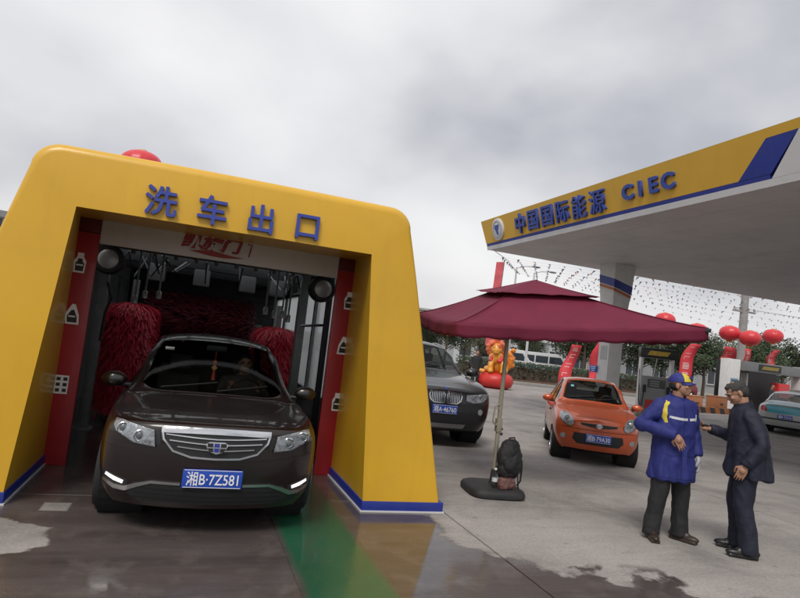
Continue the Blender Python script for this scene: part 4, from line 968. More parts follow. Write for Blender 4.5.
man, mcoat, mbv, hc2, HM2, mbody = person('person', 'person in a dark navy jacket bowing over a phone held in front', (ml.x, ml.y, 0), R(-128), J2,
 dict(skin=skin, trousers=m_trous, shoe=m_shoe, coat=m_coat),
 dict(coat=[(0,.035,.235,.205,.74),(0,.03,.23,.20,.80),(0,.02,.215,.185,.95),(0,.01,.21,.170,1.1),(0,-.01,.205,.155,1.22),(0,-.03,.195,.135,1.31),(0,-.045,.155,.105,1.38),(0,-.055,.085,.075,1.42)], sleeve=(.072,.068,.052), wr=.008))
hp_ = MB(); P2 = lambda x, y, z: hc2+HM2@V3(x,y,z)
hp_.ell(P2(0,.023,.038), (.0775,.095,.0745), 18, 12, HM2.to_euler()); hp_.ell(P2(0,.05,.0), (.076,.068,.07), 18, 10, HM2.to_euler()); hp_.ell(P2(0,-.020,.078), (.056,.055,.032), 14, 8, HM2.to_euler())
me = remesh(hp_, .006, 2); wrinkle(me, .004, (40,40,40), 5); ob('hair', me, mat('greying_hair', (.035,.034,.033), .6, var=.5, scale=90, bump=.5, bscale=160), man)
jk = mat('jacket_seam', (.003,.004,.010), .8, var=0)
decal(mbv, strip([(-.09,.98),(-.03,.90)], .014), 'right', .004, .012, .03).build('pocket_welt', jk, mcoat)
decal(mbv, strip([(.10,1.16),(.12,.95),(.13,.78)], .005), 'right', .002, .008, .04).build('side_seam', jk, mcoat)
decal(mbv, strip([(0,1.34),(.0,1.05),(.0,.78)], .010), 'front', .003, .010, .04).build('zip', jk, mcoat)
# the phone lies on the palm
ph = thing('phone', 'dark smartphone in the hand of the person in navy', 'phone', man.location, 0); ph.rotation_euler = man.rotation_euler
pc = V3(-.135,-.41,1.172); MB().box(pc, (.072,.15,.009), (R(-4),0,R(12))).build('phone_case', mat('phone_black', (.01,.01,.012), .3), ph, bevel=.003)
MB().box(pc+V3(0,0,.0055), (.064,.138,.0016), (R(-4),0,R(12))).build('phone_screen', mat('phone_screen', (.02,.022,.03), .1, var=0, coat=1), ph)
# driver in the saloon
dv = thing('person', 'person driving the maroon sedan behind the steering wheel', 'person', (CARX+.36, CARY+.33, 0))
b = MB(); b.loft([ring((0,0), rx, ry, z) for rx, ry, z in ((.17,.13,.55),(.17,.13,.70),(.20,.13,.92),(.19,.11,1.02),(.07,.06,1.06))])
hcd = V3(0,-.06,1.185); head_geo(b, hcd, Matrix.Identity(3)); b.tube([V3(0,0,1.03), hcd+V3(0,.02,-.06)], [.06,.055], 10)
for sg in (-1,1):
    b.tube([V3(sg*.19,0,.98), V3(sg*.26,-.18,.80), V3(sg*.15,-.40,.93)], [.06,.048,.034], 10); hand(b, V3(sg*.15,-.40,.93), (-sg*.3,-.5,.7), (0,-1,0), sg, .7)
db = ob('body', remesh(b, .008, 3), skin, dv); face_parts(db, hcd, Matrix.Identity(3))
q = MB(); q.loft([ring((0,0), rx, ry, z) for rx, ry, z in ((.19,.15,.54),(.19,.15,.72),(.22,.145,.93),(.20,.12,1.02),(.09,.08,1.055))])
for sg in (-1,1): q.tube([V3(sg*.19,0,.98), V3(sg*.26,-.18,.80), V3(sg*.155,-.39,.925)], [.075,.062,.05], 10)
ob('jacket', remesh(q, .012, 4), mat('driver_jacket', (.07,.06,.055), .8), dv)
hh = MB(); hh.ell(hcd+V3(0,.022,.045), (.08,.097,.078), 16, 10); hh.build('hair', hair_m, dv, smooth=60)
gl_ = MB()
for sg in (-1,1): gl_.lathe([(.024,0),(.027,0),(.027,.004),(.024,.004),(.024,0)], hcd+V3(sg*.033,-.10,.0), 'y', 16, cap=False)
gl_.tube([hcd+V3(-.008,-.101,.002), hcd+V3(.008,-.101,.002)], .002, 6); gl_.build('glasses', trim_k, dv)
# ---------------------------------------------------------------- parasol
fabric = mat('burgundy_canvas', (.205,.018,.052), .72, var=.12, scale=2.2, bump=.25, bscale=7)
_t = fabric.node_tree; _tl, _ms = nn(_t, 'BsdfTranslucent'), nn(_t, 'MixShader'); _tl.inputs[0].default_value = (.30,.02,.06,1); _ms.inputs[0].default_value = .28
_t.links.new(_t.nodes['Principled BSDF'].outputs[0], _ms.inputs[1]); _t.links.new(_tl.outputs[0], _ms.inputs[2]); _t.links.new(_ms.outputs[0], _t.nodes['Material Output'].inputs[0])
ubl = mat('weathered_tube', (.30,.28,.22), .45, metal=.3, var=.15, dirt=.3)
UC = V3(4.507, 6.896, 2.175); ua = -.139; s1, s2 = 3.2, 1.95
ex, ey = V3(math.cos(ua), math.sin(ua), .097), V3(-math.sin(ua), math.cos(ua), .082); ez = V3(-.097,-.082,1).normalized()
umb = thing('parasol', 'burgundy two tier cantilever parasol with scalloped hem over the forecourt', 'parasol', (3.62, 6.45, 0))
UO = V3(3.62, 6.45, 0)
def U(a, b_, h): return UC-UO+ex*(a-.27*min(1,max(0,h)/.37))+ey*b_+ez*(h-.22*max(0,a/(s1/2))**1.3*max(0,(b_/(s2/2)+1)/2))
def tier(name, hx, hy, z0, ix, iy, z1, sag, par, n=14, m_=8):
    """four sagging panels between hem and an inner square"""
    cor = [(-1,-1),(1,-1),(1,1),(-1,1)]; objs = []
    for q in range(4):
        a, b_ = cor[q], cor[(q+1)%4]; vs = []; 
        for i in range(m_+1):
            f = i/m_
            for k in range(n+1):
                g_ = k/n; x0 = (a[0]+(b_[0]-a[0])*g_); y0 = (a[1]+(b_[1]-a[1])*g_)
                hxx = hx+(ix-hx)*f; hyy = hy+(iy-hy)*f
                zz = z0+(z1-z0)*(f**1.18)+.010*noise.noise(V3(x0*hxx*2.2,y0*hyy*2.2,q))-sag*math.sin(math.pi*g_)*(1-f)**.6*(.35+.65*math.sin(math.pi*min(1,f+.25)))+.006*math.sin(g_*23+q*2)*(1-f)
                vs.append(U(x0*hxx, y0*hyy, zz))
        s_ = MB().add(vs, [(i*(n+1)+k, i*(n+1)+k+1, (i+1)*(n+1)+k+1, (i+1)*(n+1)+k) for i in range(m_) for k in range(n)])
        o_ = s_.build(name, fabric, par, smooth=60); objs.append(o_)
        sol = o_.modifiers.new('cloth', 'SOLIDIFY'); sol.thickness = .003; sol.offset = -1
    return objs
hx, hy = s1/2, s2/2
pan = tier('canopy_panel', hx, hy, 0, .42, .30, .37, .05, umb)
for (a, b_) in ((-1,-1),(1,-1),(1,1),(-1,1)):
    MB().tube([U(a*(hx+(.42-hx)*f),b_*(hy+(.30-hy)*f),.37*f**1.18+.003) for f in [i/8 for i in range(9)]], .006, 5).build('ridge_seam', fabric, umb)
tier('vent_panel', .66, .47, .352, .02, .02, .52, .012, umb, 10, 6)
# hanging scalloped valance, one strip per side
cor = [(-1,-1),(1,-1),(1,1),(-1,1)]
for q in range(4):
    a, b_ = cor[q], cor[(q+1)%4]; n = 48; rows = 5; vs = []
    for r_ in range(rows):
        f = r_/(rows-1)
        for k in range(n+1):
            g_ = k/n; x0 = a[0]+(b_[0]-a[0])*g_; y0 = a[1]+(b_[1]-a[1])*g_
            drop = .15+.022*abs(math.sin(math.pi*g_*(9 if q % 2 == 0 else 6)))
            wv = (.012*math.sin(g_*23+q)+.006*math.sin(g_*51))*f*(1 if q % 2 == 0 else .5)
            nx, ny = ((0,-1),(1,0),(0,1),(-1,0))[q]
            vs.append(U(x0*hx+nx*wv, y0*hy+ny*wv, -.05*math.sin(math.pi*g_)*(.35+.65*math.sin(math.pi*.25))-f*drop+.004))
    o_ = MB().add(vs, [(i*(n+1)+k, i*(n+1)+k+1, (i+1)*(n+1)+k+1, (i+1)*(n+1)+k) for i in range(rows-1) for k in range(n)]).build('valance', fabric, umb, smooth=60)
    o_.modifiers.new('cloth', 'SOLIDIFY').thickness = .003
dk = mat('parasol_rib', (.03,.03,.032), .5, metal=.3)
for a, b_ in cor: MB().tube([U(0,0,.36)]+[U(a*(hx+(.42-hx)*f)*.985,b_*(hy+(.30-hy)*f)*.985,.37*f**1.18-.03) for f in [1-i/8 for i in range(9)]], .009, 6).build('rib', dk, umb)
for a, b_ in cor[1:3]: MB().box(U(a*hx*.985,b_*hy*.985,-.025), (.11,.05,.05), (0,0,ua+math.atan2(b_*hy,a*hx))).build('rib_tip', dk, umb, bevel=.008)
for a, b_ in ((1,0),(-1,0),(0,1),(0,-1)): MB().tube([U(0,0,.33), U(a*hx*.5,b_*hy*.5,.09), U(a*hx*.97,b_*hy*.97,-.10)], .008, 6).build('rib', dk, umb)
MB().cone(U(0,0,.52), U(0,0,-.05), .03, .03, 12).build('hub', dk, umb)
ptop = V3(0,0,2.02)
MB().tube([V3(0,0,.10), V3(.0,.0,1.2), ptop], [.026,.026,.026], 12).build('pole', ubl, umb, smooth=50)
MB().tube([V3(0,0,1.98), V3(.25,.12,2.16), U(-.25,0,.22), U(0,0,.30)], .022, 8).build('arm', ubl, umb)
MB().tube([V3(-.02,-.02,1.05), V3(-.085,-.03,1.02), V3(-.10,-.03,.84), V3(-.05,-.02,.80), V3(0,0,.84)], .010, 8).build('crank_handle', ubl, umb)
MB().tube([V3(0,0,1.62), V3(-.02,-.01,1.3), V3(-.028,-.01,.98)], .013, 8).build('crank_rod', ubl, umb)
MB().box((0,0,.80),(.07,.07,.16)).build('crank_box', ubl, umb, bevel=.01)
for k, (dx, dz) in enumerate(((.035,.76),(.038,.70))): MB().ell((dx,-.02,dz),(.018,.018,.018),10,8).build('clamp_knob', trim_k, umb)
# filled base in four quarter blocks
bm_ = mat('black_base_plastic', (.018,.018,.019), .6, var=.15, dirt=.3, dirtcol=(.09,.085,.08))
rb = []
for r_, z in ((.30,0),(.335,.012),(.34,.05),(.32,.085),(.27,.105),(.06,.112)):
    rb.append([Euler((0,0,ua)).to_matrix()@V3(*[c_*r_ for c_ in (math.copysign(abs(math.cos(2*math.pi*k/32))**.45, math.cos(2*math.pi*k/32)), math.copysign(abs(math.sin(2*math.pi*k/32))**.45, math.sin(2*math.pi*k/32)))], z) for k in range(32)])
MB().loft(rb).build('base', bm_, umb, smooth=45)
MB().lathe([(.06,.10),(.045,.13),(.032,.28),(.028,.28)], (0,0,0), 'z', 16).build('pole_socket', bm_, umb, smooth=40)
# backpack and bag on the base
bk = thing('backpack', 'black backpack slumped against the parasol pole', 'backpack', (3.74, 6.33, .11), R(10))
q = MB(); q.ell((0,0,.34),(.165,.11,.185),18,12); q.ell((.01,-.07,.27),(.135,.065,.13),16,10); q.ell((.01,.01,.46),(.125,.09,.09),16,10); q.ell((.0,0,.19),(.16,.10,.12),16,10)
me = remesh(q, .010, 5); wrinkle(me, .008, (14,14,11), 2); black_f = mat('black_nylon', (.011,.011,.012), .7, var=.2, bump=.2, bscale=200); ob('pack_body', me, black_f, bk)
MB().tube([(-.03,0,.53),(-.03,0,.565),(.05,0,.57),(.06,0,.53)], .009, 8).build('grab_loop', black_f, bk)
MB().tube([(.10,-.04,.42),(.145,-.07,.25),(.13,-.08,.08),(.10,-.06,.02)], .011, 8).build('strap', black_f, bk)
MB().tube([(.06,-.10,.20),(.05,-.13,.08),(.07,-.13,.0)], .008, 8).build('strap', black_f, bk)
pk = thing('shopping_bag', 'pink patterned bag under the black backpack on the parasol base', 'bag', (3.68, 6.24, .108), R(10))
q = MB(); q.loft([ring((0,0), rx, ry, z, 20, 3) for rx, ry, z in ((.105,.06,.0),(.112,.07,.04),(.105,.065,.08),(.095,.055,.12))]); me = remesh(q, .009, 4); wrinkle(me, .008, (16,16,12), 8)
pkm = mat('pink_pattern', (.13,.062,.055), .7, var=.45, scale=22); ob('bag_body', me, pkm, pk)
MB().tube([(-.08,-.03,.11),(-.05,-.05,.16),(.03,-.05,.16),(.06,-.03,.11)], .007, 6).build('handle', black_f, pk)
bo_ = thing('water_bottle', 'clear plastic water bottle standing beside the pink bag', 'bottle', (3.53, 6.25, .112))
MB().lathe([(.0,0),(.030,0),(.033,.01),(.031,.06),(.033,.10),(.031,.15),(.014,.195),(.013,.205)], (0,0,0), 'z', 18).build('bottle_body', glass('clear_plastic', (.80,.84,.86), .08), bo_, smooth=50)
MB().lathe([(.031,.07),(.0335,.07),(.0335,.115),(.031,.115)], (0,0,0), 'z', 18, cap=False).build('bottle_label', mat('bottle_label', (.55,.57,.60), .5), bo_, smooth=50)
MB().lathe([(.015,.202),(.015,.222),(.0,.222)], (0,0,0), 'z', 14).build('bottle_cap', mat('bottle_cap', (.7,.7,.7), .4), bo_, smooth=40)
# ---------------------------------------------------------------- fuel station canopy
soffit_m = mat('soffit_panel', (.64,.63,.625), .5, var=.07, scale=.6, dirt=.2, dirtcol=(.2,.19,.18))
fyel = mat('fascia_yellow', (.66,.385,.035), .38, var=.05, scale=.7, coat=.2, dirt=.15, dirtcol=(.42,.27,.06), streak=.06); fwhite = mat('fascia_white', (.62,.62,.63), .45, var=.05, dirt=.15, dirtcol=(.4,.4,.38))
pgrey_ = mat('fitting_grey', (.30,.30,.30), .45)
ZS, ZT, XB, XT, YE, YN = 4.92, 5.86, 8.76, 8.52, 17.5, -8.0
can = thing('station_canopy', 'fuel station canopy with yellow blue and white fascia above the forecourt', 'canopy', (XB, YE, 0))
CO = V3(XB, YE, 0)
def FX(z): return XB+(XT-XB)*(z-ZS)/(ZT-ZS)
FN = V3(-(ZT-ZS), 0, -(XB-XT)).normalized()
def onF(x, y):
    d = CF+CR*((x-400)/600)-CU*((y-299)/600); o = V3(0,0,CAM_H); p0 = V3(XB,0,ZS); t_ = (p0-o).dot(FN)/d.dot(FN); p = o+d*t_; return (p.y, p.z)
def fpanel(name, poly, M, proud=0.0, th=.05, par=can):
    A = [V3(FX(z), y, z)-CO+FN*proud for y, z in poly]; B = [p-FN*th for p in A]; n = len(A)
    return MB().add(A+B, [tuple(range(n)), tuple(reversed(range(n,2*n)))]+[(i,(i+1)%n,n+(i+1)%n,n+i) for i in range(n)]).build(name, M, par)
yb0, yb1 = onF(739,188)[0], onF(766,141)[0]; wb0, wb1 = onF(772,183)[0], onF(799,133)[0]
fpanel('white_lip', [(YE,ZS),(YN,ZS),(YN,5.04),(YE,5.04)], fwhite)
fpanel('blue_stripe', [(YE,5.043),(wb0+.02,5.043),(wb0+.02,5.12),(YE,5.12)], blue)
zy = 5.70
fpanel('yellow_panel', [(YE+.02,5.123),(yb0,5.123),(yb1,zy),(YN,zy),(YN,ZT),(YE+.22,ZT)], fyel)
fpanel('blue_band', [(yb0-.005,5.123),(wb0,5.123),(wb1,zy-.003),(yb1-.005,zy-.003)], blue, .006)
fpanel('white_panel', [(wb0-.005,5.043),(YN,5.043),(YN,zy-.003),(wb1-.005,zy-.003)], fwhite)
MB().b(0, 20, YN-YE, 0, ZS+.05, ZS+.08).build('soffit', mat('soffit_gap', (.12,.12,.12), .7), can)
for i in range(25): MB().b(.02+i*.8, .81+i*.8, YN-YE+.01, -.01, ZS+.02, ZS+.049).build('soffit_panel', soffit_m, can)
MB().b(.02, 20, -.05, -.001, ZS+.062, ZT).build('end_fascia', fyel, can)
MB().b(-.1, 20, YN-YE, -.06, ZT-.04, ZT-.002).build('roof_deck', fwhite, can)
# letters
fu, fv = V3(0,-1,0), V3(XT-XB,0,ZT-ZS).normalized()
fl = mat('fascia_letter', (.035,.075,.36), .35, var=.05, coat=.3)
def fpos(y, z, pr=.03): return V3(FX(z), y, z)-CO+FN*pr
for i, ch in enumerate('中国国际能源'): text('letter', ch, .60, fl, can, fpos(15.25-i*.70, 5.46), fu, fv, extrude=.035, off=(.012,.010,.010,.010,.004,.005)[i])
for i, ch in enumerate('CIEC'): text('letter', ch, .44, fl, can, fpos(10.70-i*.39+(.06 if i == 1 else 0)*0, 5.47), fu, fv, extrude=.03, off=.016, sx=1.15)
c0 = fpos(16.60, 5.47, 0); rl_ = []
for r_, h in ((.34,.0),(.34,.05),(.32,.06),(.0,.06)): rl_.append([c0+fu*(r_*math.cos(2*math.pi*k/32))+fv*(r_*math.sin(2*math.pi*k/32))+FN*h for k in range(32)])
lgd = MB().loft(rl_).build('round_logo', fwhite, can, smooth=30)
rk = []
for r_, h in ((.27,.062),(.27,.068),(.24,.068),(.24,.062)): rk.append([c0+fu*(r_*math.cos(2*math.pi*k/32))+fv*(r_*math.sin(2*math.pi*k/32))+FN*h for k in range(32)])
MB().loft(rk, cap=False).build('logo_ring', mat('logo_grey', (.35,.37,.42), .4, var=0), lgd)
MB().prism([(-.13,.14),(.14,.14),(.10,.02),(.05,-.04),(.07,-.17),(-.03,-.15),(-.08,-.02),(-.15,.04)], c0+FN*.062, fu, fv, FN*.01).build('logo_mark', fl, lgd)
# column with the slanted blue and orange bands
colm = mat('column_white', (.68,.68,.67), .5, var=.06, dirt=.25, dirtcol=(.36,.35,.33)); orng = mat('orange_band', (.50,.14,.04), .45)
colu = thing('canopy_column', 'pale square column with slanted blue and orange bands holding the station canopy', 'column', (12.90, 16.23, 0))
sq = lambda h, z: [V3(-h,-h,z),V3(h,-h,z),V3(h,h,z),V3(-h,h,z)]
MB().loft([sq(.255,.15),sq(.255,2.6),sq(.29,3.3),sq(.35,4.1),sq(.40,ZS+.02)]).build('shaft', colm, colu, bevel=.01)
MB().loft([sq(.36,0),sq(.36,.15)]).build('footing', mat('kerb_concrete', (.30,.29,.27), .8, bump=.3), colu, bevel=.01)
def hw(z): return .35+.05*(z-4.1)/.84 if z > 4.1 else .29+.06*(z-3.3)/.8 if z > 3.3 else .255+.035*max(0,(z-2.6)/.7)
for nm, M, za, zb_, th in (('blue_band', blue, 4.62, 4.25, .26), ('orange_band', orng, 4.33, 3.96, .09), ('white_band', fwhite, 4.22, 3.85, .05)):
    P = []
    for (x, y, z) in ((-1,1,za),(-1,-1,(za+zb_)/2),(1,-1,zb_)):
        for zz in (z, z-th): h = hw(zz)+.006; P.append(V3(x*h, y*h, zz))
    P += [p+V3(.02,.02,0) for p in P]
    MB().add(P, [(0,1,3,2),(2,3,5,4),(6,8,9,7),(8,10,11,9),(0,2,8,6),(2,4,10,8),(1,7,9,3),(3,9,11,5),(0,6,7,1),(4,5,11,10)]).build(nm, M, colu)
bs_ = MB().box((-.30,.37,1.50),(.03,.34,.22)).build('blue_notice', mat('notice_blue', (.02,.10,.45), .4), colu, bevel=.006)
for k in range(3): MB().box((-.317,.37,1.56-k*.06),(.004,.24-.05*k,.022)).build('notice_print', plate_w, bs_)
MB().box((-.258,-.02,2.05),(.012,.32,.44)).build('notice_frame', mat('notice_grey', (.44,.44,.44), .5), colu)
# ---------------------------------------------------------------- dispensers and the refuelling bay
pgrey = mat('dispenser_grey', (.25,.26,.26), .4, metal=.2, var=.08); pscreen = mat('dispenser_screen', (.015,.02,.018), .15, var=0, coat=.8)
sgn_y = mat('sign_yellow', (.62,.42,.05), .4, var=.2, scale=9); pred = mat('pump_red', (.55,.03,.03), .4)
def dispenser(loc, rz, label):
    t = thing('fuel_dispenser', label, 'fuel dispenser', loc, rz, None)
    MB().b(-.62,.62,-.34,.34,0,.14).build('plinth', mat('kerb_concrete', (.30,.29,.27), .8, bump=.3), t, bevel=.02)
    bd_ = MB().b(-.5,.5,-.26,.26,.14,1.45).build('cabinet', pgrey, t, bevel=.02)
    for sg in (-1,1): MB().b(sg*.52-.045,sg*.52+.045,-.2,.2,.14,2.1).build('pillar', colm, t, bevel=.01)
    hd_ = MB().b(-.60,.60,-.24,.24,2.1,2.46).build('header', mat('sign_black', (.02,.02,.022), .35), t, bevel=.03)
    MB().prism([(-.38,-.08),(.30,-.08),(.40,.08),(-.28,.08)], (0,-.243,2.28), (1,0,0), (0,0,1), (0,-.006,0)).build('header_mark', sgn_y, hd_)
    sc_ = MB().b(-.3,.3,-.275,-.262,1.05,1.35).build('display', pscreen, bd_); 
    for k in range(3): MB().b(-.22,.10,-.279,-.276,1.10+k*.08,1.14+k*.08).build('display_row', mat('lcd', (.25,.30,.26), .4, var=0), sc_)
    MB().b(-.34,.34,-.268,-.262,.3,.62).build('service_panel', pred, bd_)
    for sg in (-1,1):
        MB().box((sg*.40,-.30,1.0),(.10,.10,.26),(R(-10),0,0)).build('nozzle', trim_k, t, bevel=.015)
        MB().tube([(sg*.40,-.28,.92),(sg*.47,-.42,.5),(sg*.50,-.40,.25),(sg*.56,-.28,.6),(sg*.57,-.1,1.6),(sg*.5,0,2.1)], .018, 6).build('hose', trim_k, t)
    return t
d1 = pix(652, 415, 21.5); dispenser((d1.x, d1.y, 0), R(-30), 'grey fuel dispenser with a black and yellow header beside the canopy column')
bay0 = V3(27.0, 24.3, 0)
bay = thing('refuelling_bay_frame', 'grey beam frame on two white pillars with a dark sign over the far pumps', 'frame', bay0)
bgrey = mat('bay_grey', (.17,.175,.18), .5, var=.1); 
for x in (0.0, 5.2):
    pb = MB().b(x-.36,x+.36,-.3,.3,0,2.75).build('pillar', colm, bay, bevel=.01)
    if x < 1:
        po = MB().b(x-.26,x+.26,-.315,-.303,.75,1.75).build('poster', mat('poster_blue', (.20,.34,.42), .4, var=.3, scale=7), pb)
        MB().b(x-.20,x+.20,-.320,-.316,1.45,1.68).build('poster_head', mat('poster_dark', (.05,.12,.25), .4), po)
    else:
        for k in range(3): MB().b(x-.25,x+.25,-.31,-.303,1.5+.14*k,1.56+.14*k).build('pillar_print', mat('poster_dark', (.05,.12,.25), .4), pb)
bm1 = MB().b(.363,4.837,-.26,.26,2.22,2.72).build('beam', bgrey, bay, bevel=.01)
sg1 = MB().b(1.7,3.3,-.29,-.262,2.30,2.64).build('sign', mat('sign_black', (.02,.02,.022), .35), bm1)
MB().prism([(-.62,-.09),(.55,-.09),(.66,.09),(-.5,.09)], (2.5,-.292,2.47), (1,0,0), (0,0,1), (0,-.006,0)).build('sign_mark', mat('sign_dull_yellow', (.25,.19,.04), .5), sg1)
MB().b(.37,4.83,1.2,1.26,0,2.7).build('back_screen', mat('bay_dark', (.03,.03,.033), .7), bay)
dispenser((bay0.x+1.2, bay0.y+.6, 0), 0, 'grey fuel dispenser inside the grey beam frame nearer its postered pillar')
MB_ = thing('red_cabinet', 'tall red cabinet standing in the far refuelling bay', 'cabinet', (bay0.x+3.9, bay0.y+.2, 0))
MB().b(-.42,.42,-.25,.25,0,1.75).build('cabinet_body', pred, MB_, bevel=.02); MB().b(-.36,.36,-.262,-.252,.1,1.65).build('cabinet_door', mat('cab_door', (.50,.04,.04), .35), MB_, bevel=.005); MB().b(.26,.30,-.28,-.264,.8,.95).build('door_handle', trim_k, MB_)
# striped island kerb with boxes
kc = mat('kerb_orange', (.34,.11,.03), .7, dirt=.4, dirtcol=(.12,.10,.08)); kb = mat('kerb_black', (.03,.03,.03), .7, dirt=.3)
k0, k1 = V3(20.9,21.3,0), V3(26.6,22.3,0); kd = (k1-k0); kl = kd.length; kd.normalize(); ka = math.atan2(kd.y, kd.x)
isl = thing('island_kerb', 'low island kerb painted in orange and black stripes before the far pumps', 'kerb', k0, ka)
MB().b(0,kl,.32,1.6,0,.13).build('island_top', mat('kerb_concrete', (.30,.29,.27), .8, bump=.3), isl)
nb_ = 16
for i in range(nb_): MB().prism([(i*kl/nb_+.12,0.002),((i+1)*kl/nb_+.12-.004,.002),((i+1)*kl/nb_-.004,.26),(i*kl/nb_,.26)], (0,0,0), (1,0,0), (0,0,1), (0,.3,0)).build('kerb_block', kc if i % 2 else kb, isl)
def at_island(f, off): return k0+kd*(f*kl)+V3(-kd.y,kd.x,0)*off
for nm, f, o_, sz, M, lab in (('orange_box', .30, .6, (.85,.5,.55), mat('box_orange', (.50,.20,.08), .5), 'pale orange box on the striped island kerb beside the blue barrel'), ('orange_box', .62, .6, (.95,.5,.62), mat('box_brown', (.34,.13,.05), .6), 'brown orange crate on the striped island kerb near the postered pillar')):
    p = at_island(f, o_); t = thing(nm, lab, 'box', (p.x, p.y, .13), ka)
    MB().b(-sz[0]/2,sz[0]/2,-sz[1]/2,sz[1]/2,0,sz[2]).build('box_body', M, t, bevel=.02); MB().b(-sz[0]/2-.012,sz[0]/2+.012,-sz[1]/2-.012,sz[1]/2+.012,sz[2]+.001,sz[2]+.05).build('lid', M, t, bevel=.01); MB().b(-.1,.1,-sz[1]/2-.03,-sz[1]/2-.002,sz[2]*.45,sz[2]*.55).build('handle', trim_k, t)
p = at_island(.08, .7); t = thing('blue_barrel', 'blue plastic barrel at the end of the striped island kerb', 'barrel', (p.x, p.y, .13))
MB().lathe([(.0,0),(.27,0),(.29,.03),(.29,.28),(.305,.30),(.29,.32),(.29,.58),(.305,.60),(.29,.62),(.29,.85),(.26,.88)], (0,0,0), 'z', 24).build('barrel_body', mat('barrel_blue', (.02,.09,.35), .45), t, smooth=40); MB().lathe([(.25,.882),(.25,.90),(.05,.905),(.05,.93),(.0,.93)], (0,0,0), 'z', 20).build('barrel_lid', trim_k, t)
# ---------------------------------------------------------------- balloons, banners, bunting
bred = mat('balloon_red', (.62,.035,.045), .42, var=.06, coat=.1); bgold = mat('balloon_gold', (.6,.33,.06), .4)
banner_m = mat('banner_red', (.62,.05,.065), .7, var=.08, scale=4); banner_w = mat('banner_print', (.75,.55,.52), .7, var=.1)
def balloon_mesh(r):
    q = MB(); rings = []
    for i in range(17):
        a = math.pi*i/16; z = math.cos(a)*.74*r*(1.08 if math.cos(a) < 0 else 1); rad = math.sin(a)**.85*r+.02
        rings.append([V3(rad*(1-.022*abs(math.cos(7*th)))*math.cos(th), rad*(1-.022*abs(math.cos(7*th)))*math.sin(th), z) for th in [2*math.pi*k/56 for k in range(56)]])
    q.loft(rings); return q.mesh('balloon', smooth=60)
bal_me = balloon_mesh(.55); bal_me.materials.append(bred)
def balloon(p, s, label, group, anchor=0.0, ban=None, name='red_balloon'):
    t = thing(name, label, 'balloon', (p.x, p.y, anchor), 0, group); h = p.z-anchor
    e_ = bpy.data.objects.new('envelope', bal_me); COL.objects.link(e_); e_.parent = t; e_.location = (0,0,h); e_.scale = (s,s,s)
    MB().lathe([(.13*s,0),(.16*s,.05*s),(.10*s,.10*s)], (0,0,h-.52*s), 'z', 16).build('neck', bgold, t, smooth=40); MB().lathe([(.12*s,0),(.10*s,.06*s),(.0,.07*s)], (0,0,h+.38*s), 'z', 16).build('top_cap', bgold, t, smooth=40)
    dx, dy = ban if ban else (0, 0)
    MB().tube([(0,0,h-.5*s),(dx*.5,dy*.5,h*.5),(dx,dy,.02)], .012, 5).build('tether', mat('cord_grey', (.3,.28,.26), .8), t)
    if ban:
        MB().lathe([(.0,0),(.14,0),(.16,.06),(.10,.14),(.0,.15)], (dx,dy,0), 'z', 14).build('sandbag', mat('sandbag', (.25,.21,.15), .9), t, smooth=50)
    return t
def banner(p0, p1, w, label, group, name='hanging_banner', marks=7):
    """a streaming cloth between two points with faint print"""
    t = thing(name, label, 'banner', (p1.x, p1.y, 0), 0, group); o = V3(p1.x, p1.y, 0); d = p1-p0; L = d.length; n = 14; vs = []; side = CR.copy(); side.z = 0; side.normalize()
    for i in range(n+1):
        f = i/n; c_ = p0+d*f-o; wob = V3(.10*math.sin(f*7+p0.x), .14*math.sin(f*5+p0.x*2), 0); tw = .35*math.sin(f*4+p0.y)
        s_ = (side*math.cos(tw)+V3(-side.y,side.x,0)*math.sin(tw)); vs += [c_+wob-s_*w/2, c_+wob+s_*w/2]
    b_ = MB().add(vs, [(2*i,2*i+1,2*i+3,2*i+2) for i in range(n)]).build('cloth', banner_m, t, smooth=60); b_.modifiers.new('c', 'SOLIDIFY').thickness = .006
    rnd = random.Random(int(p0.x*100)); nrm = V3(-CF.x,-CF.y,0).normalized()
    for k in range(marks):
        f = .10+.8*k/marks; i = int(f*n); a, b2, c2 = vs[2*i], vs[2*i+1], vs[2*i+2]; u_ = (b2-a); v_ = (c2-a).normalized()
        m1 = a+u_*.22+nrm*.02
        for j in range(3):
            MB().add([m1+v_*(.0+j*.07), m1+u_*.55*rnd.uniform(.7,1)+v_*(j*.07), m1+u_*.55*rnd.uniform(.7,1)+v_*(.035+j*.07), m1+v_*(.035+j*.07)], [(0,1,2,3)]).build('print', banner_w, t)
    MB().tube([p0-o+V3(0,0,.15), p0-o], .01, 5).build('top_cord', mat('cord_grey', (.3,.28,.26), .8), t)
    MB().tube([p1-o, V3(0,0,.0)], .01, 5).build('bottom_cord', mat('cord_grey', (.3,.28,.26), .8), t)
    return t
GB = 'red balloons over the far forecourt'
for x, y, d, s in ((665,320,35,1.02),(697,331,36,1.10),(730,333,36,1.05),(750,338,35,1.05),(773,336,37,1.02)):
    balloon(pix(x, y, d), s, 'red lantern shaped balloon tethered above the far forecourt', GB, 0, (-.5,.2))
GN = 'red banners hanging below the balloons'
for a, b_, d, w, lb in (((696,344),(678,388),35.5,.70,'long slanting red banner seen beside the blue and yellow cap'),((729,347),(725,372),36,.75,'wide red banner hanging above the postered pillar'),((748,349),(736,382),34.5,.45,'narrow red banner crossing behind the grey beam'),((775,350),(770,372),37,.45,'short red banner above the red cabinet')):
    banner(pix(*a, d), pix(*b_, d), w, lb, GN)
banner(pix(577, 345, 31), pix(561, 388, 31), .62, 'slanted red banner with pale print behind the orange hatchback', None)
banner(pix(600, 342, 33), pix(592, 380, 33), .50, 'plain narrow red banner beside the canopy column', None, marks=0)
